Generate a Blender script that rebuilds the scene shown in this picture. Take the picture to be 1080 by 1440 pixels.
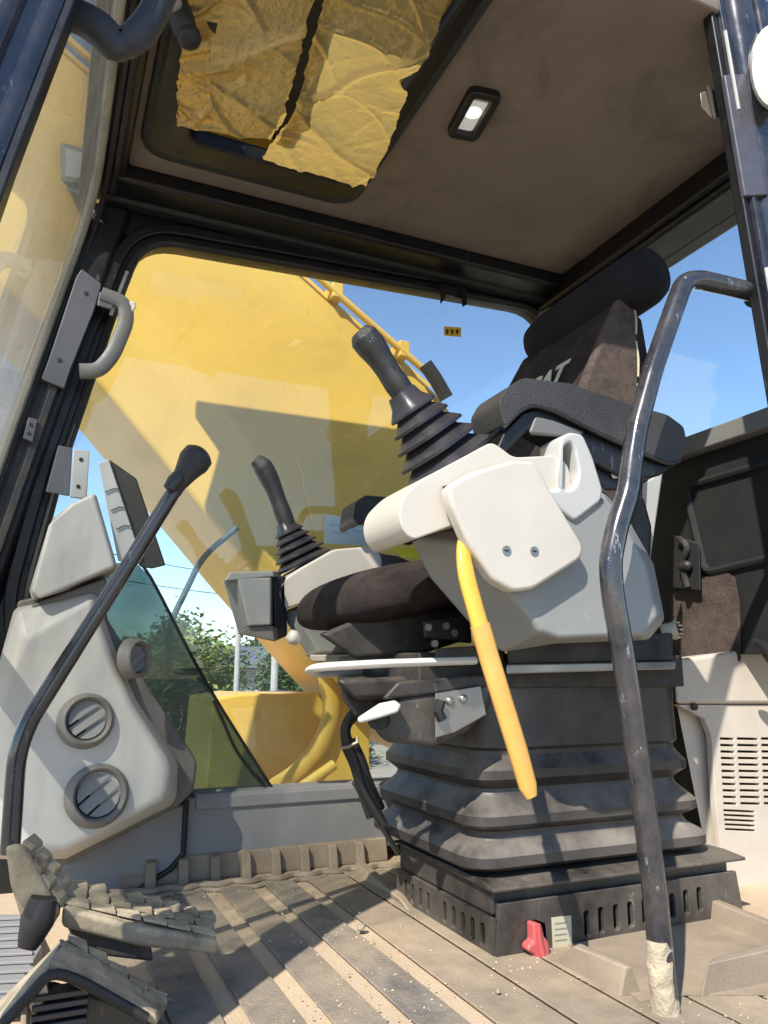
import bpy, bmesh, math, random
from mathutils import Vector, Matrix, noise
random.seed(7)
S = bpy.context.scene
for o in list(bpy.data.objects): bpy.data.objects.remove(o)
COL = S.collection

# ------------------------------------------------------------------ camera
F_PX, CAM_H = 1075.0, 0.454
PITCH, YAW = math.radians(12), math.radians(24)
cd = bpy.data.cameras.new('camera'); cam = bpy.data.objects.new('camera', cd); COL.objects.link(cam)
cd.sensor_fit = 'VERTICAL'; cd.sensor_height = 36.0; cd.lens = F_PX/1440*36.0
cd.clip_start = .02; cd.clip_end = 3000
cam.location = (0, 0, CAM_H)
cam.rotation_euler = (math.pi/2 + PITCH, 0, -YAW)
S.camera = cam
S.render.resolution_x, S.render.resolution_y = 768, 1024

# ------------------------------------------------------------------ sky, sun, exposure
SUN = Vector((.78, .68, -1.0)).normalized()          # direction the light travels
el = math.asin(-SUN.z); az = math.atan2(-SUN.x, -SUN.y)   # azimuth from +Y, clockwise
W = bpy.data.worlds.new('World'); S.world = W; W.use_nodes = True
wn = W.node_tree.nodes; wn.clear()
sky = wn.new('ShaderNodeTexSky'); sky.sky_type = 'NISHITA'; sky.sun_disc = False
sky.sun_elevation = el; sky.sun_rotation = az
sky.air_density = 1.0; sky.dust_density = .1; sky.ozone_density = 4.5
bg = wn.new('ShaderNodeBackground'); bg.inputs['Strength'].default_value = .145
wo = wn.new('ShaderNodeOutputWorld')
W.node_tree.links.new(sky.outputs[0], bg.inputs[0]); W.node_tree.links.new(bg.outputs[0], wo.inputs[0])
sd = bpy.data.lights.new('sun', 'SUN'); sun = bpy.data.objects.new('sun', sd); COL.objects.link(sun)
sd.energy = 4.0; sd.angle = math.radians(.5); sd.color = (1, .95, .87)
sun.rotation_euler = (-SUN).to_track_quat('Z', 'Y').to_euler(); sun.location = (-3, -3, 5)
S.view_settings.view_transform = 'Standard'; S.view_settings.look = 'None'
S.view_settings.gamma = 1; S.view_settings.use_curve_mapping = False
S.view_settings.exposure = .8
S.render.engine = 'CYCLES'
S.cycles.max_bounces = 10; S.cycles.transparent_max_bounces = 24; S.cycles.diffuse_bounces = 5

# ------------------------------------------------------------------ measuring helper: a sight line cut by a real plane
sp, cp, st, ct = math.sin(YAW), math.cos(YAW), math.sin(PITCH), math.cos(PITCH)
def at(u, v, Y=None, X=None, Z=None):
    r, p = (u-540)/F_PX, -(v-720)/F_PX
    d = Vector((sp*ct + r*cp - p*sp*st, cp*ct - r*sp - p*cp*st, st + p*ct))
    t = Y/d.y if Y is not None else X/d.x if X is not None else (Z-CAM_H)/d.z
    return Vector((0, 0, CAM_H)) + d*t
def tr(pts, Y=None, X=None, Z=None): return [at(u, v, Y, X, Z) for u, v in pts]

# ------------------------------------------------------------------ materials
def mat(name, col, rough=.5, metal=0., var=.12, scale=9., dust=0., dcol=(.42, .34, .25), dscale=14., bump=0., bscale=60.,
        coat=0., up=.6, scratch=0., scol=(.5, .5, .5), spec=.5, stain=0., stcol=(.08, .06, .04)):
    m = bpy.data.materials.new(name); m.use_nodes = True
    nt = m.node_tree; N = nt.nodes; L = nt.links; b = N['Principled BSDF']
    tc = N.new('ShaderNodeTexCoord'); co = tc.outputs['Object']
    def noi(sc, det=5, ro=.6, dist=0.):
        n = N.new('ShaderNodeTexNoise'); n.inputs['Scale'].default_value = sc; n.inputs['Detail'].default_value = det
        n.inputs['Roughness'].default_value = ro; n.inputs['Distortion'].default_value = dist; L.new(co, n.inputs['Vector']); return n.outputs['Fac']
    def rng(src, a, c, lo=0., hi=1.):
        r = N.new('ShaderNodeMapRange'); r.inputs[1].default_value = a; r.inputs[2].default_value = c
        r.inputs[3].default_value = lo; r.inputs[4].default_value = hi; L.new(src, r.inputs[0]); return r.outputs[0]
    def mul(a, c):
        x = N.new('ShaderNodeMath'); x.operation = 'MULTIPLY'
        L.new(a, x.inputs[0])
        if isinstance(c, (int, float)): x.inputs[1].default_value = c
        else: L.new(c, x.inputs[1])
        return x.outputs[0]
    def mix(fac, a, c):
        x = N.new('ShaderNodeMix'); x.data_type = 'RGBA'
        if isinstance(fac, (int, float)): x.inputs[0].default_value = fac
        else: L.new(fac, x.inputs[0])
        for k, v in ((6, a), (7, c)):
            if isinstance(v, tuple): x.inputs[k].default_value = (*v, 1)
            else: L.new(v, x.inputs[k])
        return x.outputs[2]
    lo = tuple(max(0, c*(1-var)) for c in col); hi = tuple(min(1, c*(1+var)) for c in col)
    base = mix(rng(noi(scale), .3, .7), lo, hi)
    rv = rng(noi(scale*2.3, 4), .3, .7, max(.03, rough-.08), min(1, rough+.1))
    if stain > 0:
        base = mix(mul(rng(noi(4.5, 6, .65, .6), .52, .68), stain), base, stcol)
    if scratch > 0:
        mp = N.new('ShaderNodeMapping'); mp.inputs['Scale'].default_value = (1, 1, .25); mp.inputs['Rotation'].default_value = (.4, .3, .2)
        L.new(co, mp.inputs[0]); n = N.new('ShaderNodeTexNoise'); n.inputs['Scale'].default_value = 85; n.inputs['Detail'].default_value = 6
        n.inputs['Roughness'].default_value = .75; L.new(mp.outputs[0], n.inputs['Vector'])
        f = mul(rng(n.outputs['Fac'], .60, .66), rng(noi(6, 3), .45, .62)); f = mul(f, scratch)
        base = mix(f, base, scol)
    if dust > 0:
        g = N.new('ShaderNodeNewGeometry'); s = N.new('ShaderNodeSeparateXYZ'); L.new(g.outputs['Normal'], s.inputs[0])
        upf = rng(s.outputs['Z'], -.2, .9, 1-up, 1.)
        f = mul(mul(rng(noi(dscale, 8, .7), .35, .65), upf), dust)
        base = mix(f, base, dcol); rv2 = N.new('ShaderNodeMath'); rv2.operation = 'MAXIMUM'; L.new(rv, rv2.inputs[0]); L.new(f, rv2.inputs[1]); rv = rv2.outputs[0]
    L.new(base, b.inputs['Base Color']); L.new(rv, b.inputs['Roughness'])
    b.inputs['Metallic'].default_value = metal; b.inputs['Coat Weight'].default_value = coat; b.inputs['Coat Roughness'].default_value = .08
    b.inputs['Specular IOR Level'].default_value = spec
    if bump > 0:
        bp = N.new('ShaderNodeBump'); bp.inputs['Strength'].default_value = bump; bp.inputs['Distance'].default_value = .004
        L.new(noi(bscale, 4, .55), bp.inputs['Height']); L.new(bp.outputs[0], b.inputs['Normal'])
    return m

def glass(name, dust=.03, dcol=(.75, .74, .7), tint=(.96, .985, .97), streak=0., ior=1.6):
    m = bpy.data.materials.new(name); m.use_nodes = True
    nt = m.node_tree; N = nt.nodes; L = nt.links; N.clear()
    out = N.new('ShaderNodeOutputMaterial'); t = N.new('ShaderNodeBsdfTransparent'); t.inputs[0].default_value = (*tint, 1)
    g = N.new('ShaderNodeBsdfGlossy'); g.inputs['Roughness'].default_value = .015
    lw = N.new('ShaderNodeLayerWeight'); f0 = ((ior-1)/(ior+1))**2
    pw = N.new('ShaderNodeMath'); pw.operation = 'POWER'; L.new(lw.outputs['Facing'], pw.inputs[0]); pw.inputs[1].default_value = 5.
    fr = N.new('ShaderNodeMath'); fr.operation = 'MULTIPLY_ADD'; L.new(pw.outputs[0], fr.inputs[0]); fr.inputs[1].default_value = 1-f0; fr.inputs[2].default_value = f0
    m1 = N.new('ShaderNodeMixShader'); L.new(fr.outputs[0], m1.inputs[0]); L.new(t.outputs[0], m1.inputs[1]); L.new(g.outputs[0], m1.inputs[2])
    d = N.new('ShaderNodeBsdfDiffuse'); d.inputs[0].default_value = (*dcol, 1)
    tl = N.new('ShaderNodeBsdfTranslucent'); tl.inputs[0].default_value = (*dcol, 1)
    m2 = N.new('ShaderNodeMixShader'); m2.inputs[0].default_value = .5; L.new(d.outputs[0], m2.inputs[1]); L.new(tl.outputs[0], m2.inputs[2])
    tc = N.new('ShaderNodeTexCoord'); n = N.new('ShaderNodeTexNoise'); n.inputs['Scale'].default_value = 5; n.inputs['Detail'].default_value = 8; n.inputs['Roughness'].default_value = .65
    mp = N.new('ShaderNodeMapping'); L.new(tc.outputs['Object'], mp.inputs[0]); L.new(mp.outputs[0], n.inputs['Vector'])
    if streak: mp.inputs['Scale'].default_value = (3, 4, .5); mp.inputs['Rotation'].default_value = (.3, 0, 0)
    r = N.new('ShaderNodeMapRange'); r.inputs[1].default_value = .3; r.inputs[2].default_value = .8; r.inputs[3].default_value = dust*.6; r.inputs[4].default_value = dust*1.6+streak
    L.new(n.outputs['Fac'], r.inputs[0])
    fac = r.outputs[0]
    if streak:
        sx = N.new('ShaderNodeSeparateXYZ'); L.new(tc.outputs['Object'], sx.inputs[0])
        zr = N.new('ShaderNodeMapRange'); zr.inputs[1].default_value = 1.28; zr.inputs[2].default_value = .95; zr.inputs[3].default_value = 0; zr.inputs[4].default_value = 3.5
        L.new(sx.outputs['Z'], zr.inputs[0]); z1 = N.new('ShaderNodeMath'); z1.operation = 'MULTIPLY_ADD'; L.new(zr.outputs[0], z1.inputs[0]); L.new(fac, z1.inputs[1]); L.new(fac, z1.inputs[2]); z1.use_clamp = True; fac = z1.outputs[0]
    m3 = N.new('ShaderNodeMixShader'); L.new(fac, m3.inputs[0]); L.new(m1.outputs[0], m3.inputs[1]); L.new(m2.outputs[0], m3.inputs[2])
    L.new(m3.outputs[0], out.inputs[0]); return m

TAN = (.42, .34, .25)
M = dict(
 blackpaint = mat('gloss_black_paint', (.012, .014, .022), .18, coat=.6, dust=.10, scratch=.5, scol=(.32, .36, .42), up=.3),
 frame = mat('black_frame', (.005, .005, .006), .42, dust=.025, scratch=.12, up=.7),
 rubber = mat('black_rubber', (.011, .011, .012), .6, dust=.04),
 boot = mat('moulded_boot_rubber', (.022, .022, .026), .34, bump=.12, bscale=240, dust=.07),
 grip = mat('pebbled_grip', (.02, .02, .021), .32, bump=.5, bscale=520, dust=.08),
 headliner = mat('brown_headliner', (.205, .160, .130), .95, var=.12, scale=3.5, stain=.5, stcol=(.09, .068, .052), bump=.15, bscale=400),
 cream = mat('cream_plastic', (.55, .50, .42), .48, var=.05, bump=.06, bscale=500, stain=.16, dust=.12, scratch=.15, scol=(.42, .36, .28), stcol=(.40, .34, .26)),
 creambox = mat('dusty_cream_panel', (.62, .55, .46), .55, var=.06, dust=.35, stain=.2, stcol=(.4, .33, .25)),
 greyplastic = mat('grey_plastic', (.245, .25, .235), .46, var=.06, bump=.15, bscale=450, dust=.18, dcol=(.42, .37, .3), scratch=.25, scol=(.45, .42, .38)),
 lightgrey = mat('light_grey_plastic', (.47, .465, .43), .42, var=.05, dust=.15, bump=.05, bscale=420),
 consolewhite = mat('pale_grey_console', (.50, .485, .44), .5, var=.05, dust=.25, stain=.25, scratch=.15, scol=(.4, .36, .3), stcol=(.4, .36, .3), bump=.08, bscale=420),
 consoleedge = mat('warm_grey_edge', (.13, .118, .105), .55, var=.1, dust=.2),
 sillgrey = mat('grey_side_panel', (.25, .248, .25), .6, var=.1, dust=.3, dcol=(.33, .29, .24), bump=.2, bscale=300),
 dark = mat('dark_steel', (.014, .014, .015), .5, metal=.0, dust=.22, scratch=.35, scol=(.3, .28, .25)),
 metal = mat('worn_steel', (.32, .31, .29), .38, metal=.8, var=.2, dust=.3),
 bracketgrey = mat('grey_bracket_paint', (.095, .096, .108), .42, var=.08, dust=.10, scratch=.2),
 fabric = mat('dark_seat_fabric', (.020, .017, .018), .95, var=.25, bump=.9, bscale=420, dust=.22, dcol=(.19, .13, .10), dscale=20, up=.25, spec=.2),
 fabricside = mat('worn_brown_seat_fabric', (.082, .060, .050), .95, var=.35, scale=60, bump=.9, bscale=420, dust=.3, dcol=(.22, .16, .13), up=.1, spec=.2),
 headrest = mat('headrest_fabric', (.018, .016, .019), .92, var=.2, bump=.5, bscale=500, spec=.2),
 pad = mat('armrest_vinyl', (.030, .029, .029), .42, var=.2, bump=.7, bscale=430, dust=.10),
 bellows = mat('bellows_rubber', (.020, .017, .016), .42, var=.2, dust=.72, dcol=(.44, .385, .32), dscale=2.2, up=.9, bump=.05, bscale=300),
 pedestal = mat('dusty_black_pedestal', (.014, .014, .014), .38, var=.2, dust=.62, dcol=(.27, .225, .18), dscale=5, up=.5, scratch=.9, scol=(.3, .27, .23)),
 yellow = mat('yellow_lever_coat', (.76, .47, .065), .38, var=.08, stain=.15, stcol=(.5, .2, .03)),
 orange = mat('orange_lever_sleeve', (.73, .385, .085), .42, var=.12, dust=.25, dcol=(.6, .42, .2), stain=.3, stcol=(.6, .22, .03)),
 boom = mat('yellow_boom_paint', (.80, .51, .095), .42, scratch=.5, scol=(.42, .26, .08), var=.07, scale=2, dust=.12, dcol=(.55, .4, .2), up=.2, stain=.2, stcol=(.42, .25, .06)),
 foil = None,
 sand = mat('sandy_floor', (.53, .40, .26), .95, var=.12, scale=12, dust=.4, dcol=(.56, .45, .33), bump=.5, bscale=220),
 rib = mat('worn_floor_mat', (.165, .148, .128), .8, var=.3, scale=30, dust=1., dcol=(.40, .31, .21), dscale=4, bump=.5, bscale=140, stain=.45, stcol=(.15, .14, .135)),
 ribdusty = mat('dusty_floor_mat', (.23, .185, .135), .85, var=.25, scale=24, dust=1., dcol=(.42, .32, .21), dscale=3.6, stain=.35, stcol=(.18, .15, .115), bump=.35, bscale=170),
 tray = mat('tan_moulded_tray', (.25, .195, .14), .75, var=.15, dust=.75, dcol=(.42, .325, .225), dscale=6, stain=.3, stcol=(.15, .12, .09), bump=.25, bscale=180),
 pedalpad = mat('muddy_pedal_rubber', (.21, .175, .12), .92, var=.35, scale=30, dust=.95, dcol=(.60, .49, .33), dscale=16, bump=.35, bscale=220, stain=.5, stcol=(.10, .085, .06), up=.75),
 mud = mat('dry_mud', (.44, .36, .25), .97, var=.2, scale=30, bump=1., bscale=120),
 red = mat('faded_red_plastic', (.50, .085, .085), .5, var=.15, dust=.25, dcol=(.55, .3, .25)),
 sticker = mat('dirty_cream_sticker', (.50, .45, .31), .6, var=.1, stain=.5, stcol=(.25, .23, .17)),
 stickeryellow = mat('yellow_sticker', (.70, .42, .03), .5, var=.05),
 print = mat('dark_print', (.05, .035, .01), .6),
 card = mat('pale_blue_card', (.56, .68, .70), .5, var=.04),
 screen = mat('monitor_back_plastic', (.04, .036, .024), .5, var=.08, bump=.1, bscale=400),
 rearpanel = mat('black_rear_trim', (.010, .011, .011), .7, var=.3, scale=5, bump=.2, bscale=150, dust=.10, dcol=(.10, .09, .08)),
 rearcloth = mat('dusty_brown_felt', (.050, .036, .029), .95, var=.5, scale=30, bump=.8, bscale=150, dust=.3, dcol=(.20, .15, .115), up=.1),
 ledge = mat('grey_ledge', (.17, .17, .155), .5, var=.1, dust=.2),
 bandgreen = mat('dark_green_band', (.022, .040, .036), .35, var=.35, scale=5, dust=.35, dcol=(.10, .14, .125), dscale=5, up=.1, stain=.3, stcol=(.012, .02, .018)),
 white = mat('white_lever_plastic', (.66, .63, .57), .4, var=.04, dust=.25),
 letter = mat('pale_lettering', (.55, .53, .42), .7, var=.1),
 greyband = mat('grey_dusty_seal', (.42, .40, .34), .8, var=.2, scale=18, dust=.4, stain=.4, stcol=(.2, .19, .17)),
 worklamp = mat('grey_lamp_housing', (.17, .19, .15), .5, var=.15),
 rod = mat('blue_grey_rod', (.07, .13, .15), .5),
 concrete = mat('pole_concrete', (.42, .41, .38), .85, var=.1),
 ground = mat('dusty_ground', (.34, .29, .22), .95, var=.2, scale=1.5, bump=.3, bscale=8, stain=.3, stcol=(.2, .17, .12)),
 wall = mat('house_wall', (.45, .44, .40), .85, var=.08), roof = mat('grey_roof', (.14, .16, .19), .7, var=.12, scale=2),
 windowdark = mat('house_window', (.03, .04, .05), .15), bark = mat('bark', (.10, .075, .05), .9, var=.3),
 bluetank = mat('blue_tank_paint', (.10, .20, .34), .5, var=.1),
 handlegrey = mat('grey_handle_plastic', (.135, .132, .128), .5, var=.06, dust=.15), cardgrey = mat('faint_pencil', (.36, .44, .47), .6),
 ventring = mat('vent_ring_plastic', (.155, .15, .14), .5, var=.08, dust=.35, bump=.2, bscale=300), consolevane = mat('vent_vane_plastic', (.22, .215, .205), .5, var=.05, dust=.2),
 railpaint = mat('scuffed_black_rail', (.013, .015, .022), .2, coat=.5, dust=.15, scratch=1.6, scol=(.36, .37, .39), up=.2),
 capcream = mat('cream_cap', (.66, .61, .53), .4, var=.04),
 plank = mat('worn_hinge_paint', (.045, .045, .06), .35, coat=.2, scratch=.8, scol=(.3, .29, .33), dust=.15),
 brass = mat('dirty_latch_metal', (.42, .37, .27), .4, metal=.6, var=.3, dust=.3),
 pebble = mat('pebble_stone', (.33, .27, .20), .9, var=.2, bump=.6, bscale=80),
 glassw = glass('side_window_glass', .032, streak=.0, ior=1.62),
 glassr = glass('rear_window_glass', .010),
 bandglass = glass('green_band_pane', .30, (.13, .185, .165), (.44, .54, .51), 0, 1.5), sundim = glass('sun_dim_glass', .02, (.3, .3, .3), (.78, .78, .72)),  # first glass imitates a dark window band, second dims sun above the foil
 windshield = glass('dusty_windshield_glass', .05, (.66, .62, .54), (.95, .96, .93), .05),
)
def leafmat(name, c):
    m = mat(name, c, .6, var=.5, scale=.9); b = m.node_tree.nodes['Principled BSDF']
    b.inputs['Transmission Weight'].default_value = 0
    return m
M['leaf'] = leafmat('leaf_green', (.075, .14, .05)); M['leafy'] = leafmat('leaf_yellow_green', (.17, .22, .05)); M['leafd'] = leafmat('leaf_dark_green', (.05, .10, .05))
def foilmat():
    m = mat('golden_foil', (.80, .58, .24), .22, metal=.7, var=.2, scale=5, stain=.45, stcol=(.44, .39, .27), bump=.35, bscale=55)
    nt = m.node_tree; b = nt.nodes['Principled BSDF']; out = [n for n in nt.nodes if n.type == 'OUTPUT_MATERIAL'][0]
    t = nt.nodes.new('ShaderNodeBsdfTranslucent'); t.inputs[0].default_value = (.95, .70, .26, 1)
    mx = nt.nodes.new('ShaderNodeMixShader'); mx.inputs[0].default_value = .38
    nz = [n for n in nt.nodes if n.type == 'BUMP'][0]; nt.links.new(nz.outputs[0], t.inputs['Normal']); nz.inputs['Distance'].default_value = .012
    nt.links.new(b.outputs[0], mx.inputs[1]); nt.links.new(t.outputs[0], mx.inputs[2]); nt.links.new(mx.outputs[0], out.inputs[0]); return m
M['foil'] = foilmat()
def lensmat():
    m = mat('lamp_lens', (.75, .75, .72), .3, var=.03, bump=.3, bscale=300)
    b = m.node_tree.nodes['Principled BSDF']; tc = m.node_tree.nodes.new('ShaderNodeTexCoord')
    b.inputs['Emission Color'].default_value = (1, .98, .92, 1); b.inputs['Emission Strength'].default_value = .16; return m
M['lens'] = lensmat()
def bulbmat():
    m = mat('lamp_bulb', (.9, .9, .88), .3); b = m.node_tree.nodes['Principled BSDF']
    b.inputs['Emission Color'].default_value = (1, .98, .93, 1); b.inputs['Emission Strength'].default_value = .5; return m
M['bulb'] = bulbmat()

# ------------------------------------------------------------------ object helpers
def wloc(o):
    v = Vector((0, 0, 0))
    while o: v += Vector(o.location); o = o.parent
    return v
def tag(o, label=None, cat=None, group=None, kind=None):
    for k, v in (('label', label), ('category', cat), ('group', group), ('kind', kind)):
        if v: o[k] = v
    return o
def thing(name, label, cat, loc=(0, 0, 0), group=None):
    o = bpy.data.objects.new(name, None); COL.objects.link(o); o.location = loc; o.empty_display_size = .05
    return tag(o, label, cat, group)
def link(name, me, m, parent=None, bevel=0., seg=2, smooth=40, origin=None, sub=0):
    """me: mesh in world coordinates"""
    if isinstance(me, bmesh.types.BMesh):
        bm = me; bmesh.ops.recalc_face_normals(bm, faces=bm.faces); me = bpy.data.meshes.new(name); bm.to_mesh(me); bm.free()
    if parent is None:
        vs = [v.co for v in me.vertices]
        n = len(vs)
        org = Vector(origin) if origin else Vector((sum(v.x for v in vs)/n, sum(v.y for v in vs)/n, min(v.z for v in vs)))
        loc = org
    else:
        org = wloc(parent); loc = Vector((0, 0, 0))
    me.transform(Matrix.Translation(-org))
    o = bpy.data.objects.new(name, me); COL.objects.link(o); o.location = loc
    if parent: o.parent = parent
    me.materials.clear(); me.materials.append(M[m] if isinstance(m, str) else m)
    if smooth:
        me.polygons.foreach_set('use_smooth', [True]*len(me.polygons)); me.set_sharp_from_angle(angle=math.radians(smooth))
    if sub:
        s = o.modifiers.new('subsurf', 'SUBSURF'); s.levels = s.render_levels = sub
    if bevel:
        b = o.modifiers.new('bevel', 'BEVEL'); b.width = bevel; b.segments = seg; b.limit_method = 'ANGLE'; b.angle_limit = math.radians(30); b.harden_normals = True
    return o
def inst(o, name, offset):
    c = o.copy(); COL.objects.link(c); c.name = name; c.location = Vector(o.location) + Vector(offset); return c

def fillet(pts, r, seg=5, closed=True):
    """round the corners of a 2-D or 3-D polyline"""
    n = len(pts); out = []
    for i, p in enumerate(pts):
        p = Vector(p)
        ri = r[i] if isinstance(r, (list, tuple)) else r
        if (not closed and i in (0, n-1)) or ri <= 0: out.append(p); continue
        a, c = Vector(pts[i-1]), Vector(pts[(i+1) % n])
        da, dc = a-p, c-p; k = min(ri, da.length*.48, dc.length*.48)
        A, C = p+da.normalized()*k, p+dc.normalized()*k
        for j in range(seg+1):
            t = j/seg; out.append(A*(1-t)**2 + p*2*t*(1-t) + C*t*t)
    return out
def prism(pts, ext, bm=None):
    bm = bm or bmesh.new(); ext = Vector(ext)
    a = [bm.verts.new(p) for p in pts]; b = [bm.verts.new(Vector(p)+ext) for p in pts]; n = len(pts)
    bm.faces.new(a); bm.faces.new(b[::-1])
    for i in range(n): bm.faces.new((a[i], b[i], b[(i+1) % n], a[(i+1) % n]))
    return bm
def hull(pts, bm=None):
    b2 = bmesh.new()
    for p in pts: b2.verts.new(p)
    bmesh.ops.convex_hull(b2, input=b2.verts); bmesh.ops.dissolve_limit(b2, angle_limit=.02, verts=b2.verts, edges=b2.edges)
    if bm is None: return b2
    me = bpy.data.meshes.new('t'); b2.to_mesh(me); b2.free(); bm.from_mesh(me); bpy.data.meshes.remove(me); return bm
def box(x0, x1, y0, y1, z0, z1, bm=None):
    bm = bm or bmesh.new()
    vs = [bm.verts.new(p) for p in ((x0, y0, z0), (x1, y0, z0), (x1, y1, z0), (x0, y1, z0), (x0, y0, z1), (x1, y0, z1), (x1, y1, z1), (x0, y1, z1))]
    for f in ((0, 3, 2, 1), (4, 5, 6, 7), (0, 1, 5, 4), (1, 2, 6, 5), (2, 3, 7, 6), (3, 0, 4, 7)): bm.faces.new([vs[i] for i in f])
    return bm
def plate(outline, holes, P0, ax, ay, thick, bev=0.):
    """flat plate with holes; outline in 2-D along ax, ay from P0; thickness along ax x ay"""
    cu = bpy.data.curves.new('c', 'CURVE'); cu.dimensions = '2D'; cu.fill_mode = 'BOTH'
    for loop in [outline]+list(holes):
        s = cu.splines.new('POLY'); s.points.add(len(loop)-1); s.use_cyclic_u = True
        for q, p in zip(s.points, loop): q.co = (p[0], p[1], 0, 1)
    cu.extrude = thick/2; cu.bevel_depth = bev; cu.offset = -bev; cu.bevel_resolution = 2
    o = bpy.data.objects.new('c', cu); COL.objects.link(o)
    me = bpy.data.meshes.new_from_object(o.evaluated_get(bpy.context.evaluated_depsgraph_get()))
    bpy.data.objects.remove(o); bpy.data.curves.remove(cu)
    ax, ay = Vector(ax).normalized(), Vector(ay).normalized(); az = ax.cross(ay)
    mt = Matrix(((ax.x, ay.x, az.x, P0[0]), (ax.y, ay.y, az.y, P0[1]), (ax.z, ay.z, az.z, P0[2]), (0, 0, 0, 1)))
    me.transform(mt); return me
def xz(pts, Y): return [(p.x, p.z) for p in tr(pts, Y=Y)]
def wallplate(outline, holes, Y, thick, bev=0.):
    """plate in the XZ plane, from Y to Y+thick"""
    return plate(outline, holes, (0, Y+thick/2, 0), (1, 0, 0), (0, 0, 1), thick, bev)
def smoothpath(pts, per=6):
    P = [Vector(p) for p in pts]; out = []
    for i in range(len(P)-1):
        p0, p1, p2, p3 = P[max(i-1, 0)], P[i], P[i+1], P[min(i+2, len(P)-1)]
        for j in range(per):
            t = j/per
            out.append(.5*((2*p1)+(p2-p0)*t+(2*p0-5*p1+4*p2-p3)*t*t+(3*p1-p0-3*p2+p3)*t**3))
    out.append(P[-1]); return out
def tube(path, r, n=16, sq=None, bm=None, up=(0, 0, 1), sup=2.):
    """sweep along path; r number or list (interpolated); sq: (w,h) multipliers; sup: superellipse power"""
    bm = bm or bmesh.new(); P = [Vector(p) for p in path]; k = len(P)
    def rad(i):
        if isinstance(r, (int, float)): return r
        f = i/(k-1)*(len(r)-1); a = int(min(f, len(r)-2)); return r[a]+(r[a+1]-r[a])*(f-a)
    prev = None; rings = []
    for i in range(k):
        t = (P[min(i+1, k-1)]-P[max(i-1, 0)]).normalized()
        if prev is None:
            x = Vector(up).cross(t)
            if x.length < 1e-3: x = Vector((1, 0, 0)).cross(t)
        else: x = prev - t*prev.dot(t)
        x.normalize(); prev = x; y = t.cross(x)
        w, h = sq or (1, 1); ring = []
        for j in range(n):
            a = 2*math.pi*j/n; c, s_ = math.cos(a), math.sin(a)
            cx = math.copysign(abs(c)**(2/sup), c); sy = math.copysign(abs(s_)**(2/sup), s_)
            ring.append(bm.verts.new(P[i]+(x*cx*w+y*sy*h)*rad(i)))
        rings.append(ring)
    for a, b in zip(rings, rings[1:]):
        for j in range(n): bm.faces.new((a[j], a[(j+1) % n], b[(j+1) % n], b[j]))
    bm.faces.new(rings[0][::-1]); bm.faces.new(rings[-1]); return bm
def loft(rings, bm=None, caps=True):
    bm = bm or bmesh.new(); R = [[bm.verts.new(p) for p in r] for r in rings]; n = len(R[0])
    for a, b in zip(R, R[1:]):
        for j in range(n): bm.faces.new((a[j], a[(j+1) % n], b[(j+1) % n], b[j]))
    if caps: bm.faces.new(R[0][::-1]); bm.faces.new(R[-1])
    return bm
def rrect(cx, cy, hx, hy, r, z, seg=4):
    o = []
    for sx, sy, a0 in ((1, 1, 0), (-1, 1, 90), (-1, -1, 180), (1, -1, 270)):
        for j in range(seg+1):
            a = math.radians(a0+90*j/seg); o.append(Vector((cx+sx*(hx-r)+r*math.cos(a), cy+sy*(hy-r)+r*math.sin(a), z)))
    return o
def ball(c, rx, ry, rz, bm=None, u=14, v=9):
    b2 = bmesh.new(); bmesh.ops.create_uvsphere(b2, u_segments=u, v_segments=v, radius=1)
    for q in b2.verts: q.co = Vector((q.co.x*rx, q.co.y*ry, q.co.z*rz))+Vector(c)
    if bm is None: return b2
    me = bpy.data.meshes.new('t'); b2.to_mesh(me); b2.free(); bm.from_mesh(me); bpy.data.meshes.remove(me); return bm
def disc(c, axis, r, h, n=18, bm=None):
    axis = Vector(axis).normalized(); return tube([Vector(c), Vector(c)+axis*h], r, n, bm=bm)

# ================================================================== SETTING: ground
GZ = -1.25
tag(link('ground', prism([(-300, -300, GZ), (600, -300, GZ), (600, 600, GZ), (-300, 600, GZ)], (0, 0, -.5)), 'ground', smooth=0), kind='structure')

# ================================================================== THE CAB
cab = thing('excavator_cab', 'black framed excavator cab seen through its open door, brown headliner overhead', 'excavator cab', (.6, 1.4, 0))
YF = 1.93                                             # inner face of the right-hand wall
link('floor_pan', box(-.25, 1.80, .80, 1.93, -.06, 0), 'sand', cab)
# right-hand wall with its rounded window opening
hole = fillet(xz([(88, 650), (165, 425), (200, 336), (760, 437), (770, 560)], YF)[:3] + [(1.45, 1.640), (1.45, .172), (.06, .172), (-.035, .62)], [.03, .12, .13, .12, .07, .05, .05], 6)
outer = [(.075, 1.74), (.050, 1.62), (.019, 1.482), (-.045, 1.18), (-.11, .863), (-.17, .55), (-.2, .1), (-.2, -.06), (1.56, -.06), (1.56, 1.74)]
link('right_wall', wallplate(outer, [hole], YF, .05, .004), 'frame', cab)
def grow(h, d):
    c = Vector((sum(p[0] for p in h)/len(h), sum(p[1] for p in h)/len(h)))
    o = []
    n = len(h)
    for i in range(n):
        a, b_ = Vector(h[i-1]), Vector(h[(i+1) % n]); t = (b_-a).normalized(); nn = Vector((-t.y, t.x))
        p = Vector(h[i]);  nn = nn if (p+nn*.01-c).length > (p-c).length else -nn
        o.append((p.x+nn.x*d, p.y+nn.y*d))
    return o
hole2 = [(p[0], p[1]) for p in hole]
link('window_seal', tube([(p[0], YF-.006, p[1]) for p in hole2+hole2[:1]], .011, 8), 'rubber', cab)
link('window_surround', wallplate(grow(hole2, .05), [grow(hole2, .022)], YF-.016, .012, .004), 'frame', cab)
link('side_window', wallplate(grow(hole2, .006), [], YF+.02, .006), 'glassw', cab)
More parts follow.
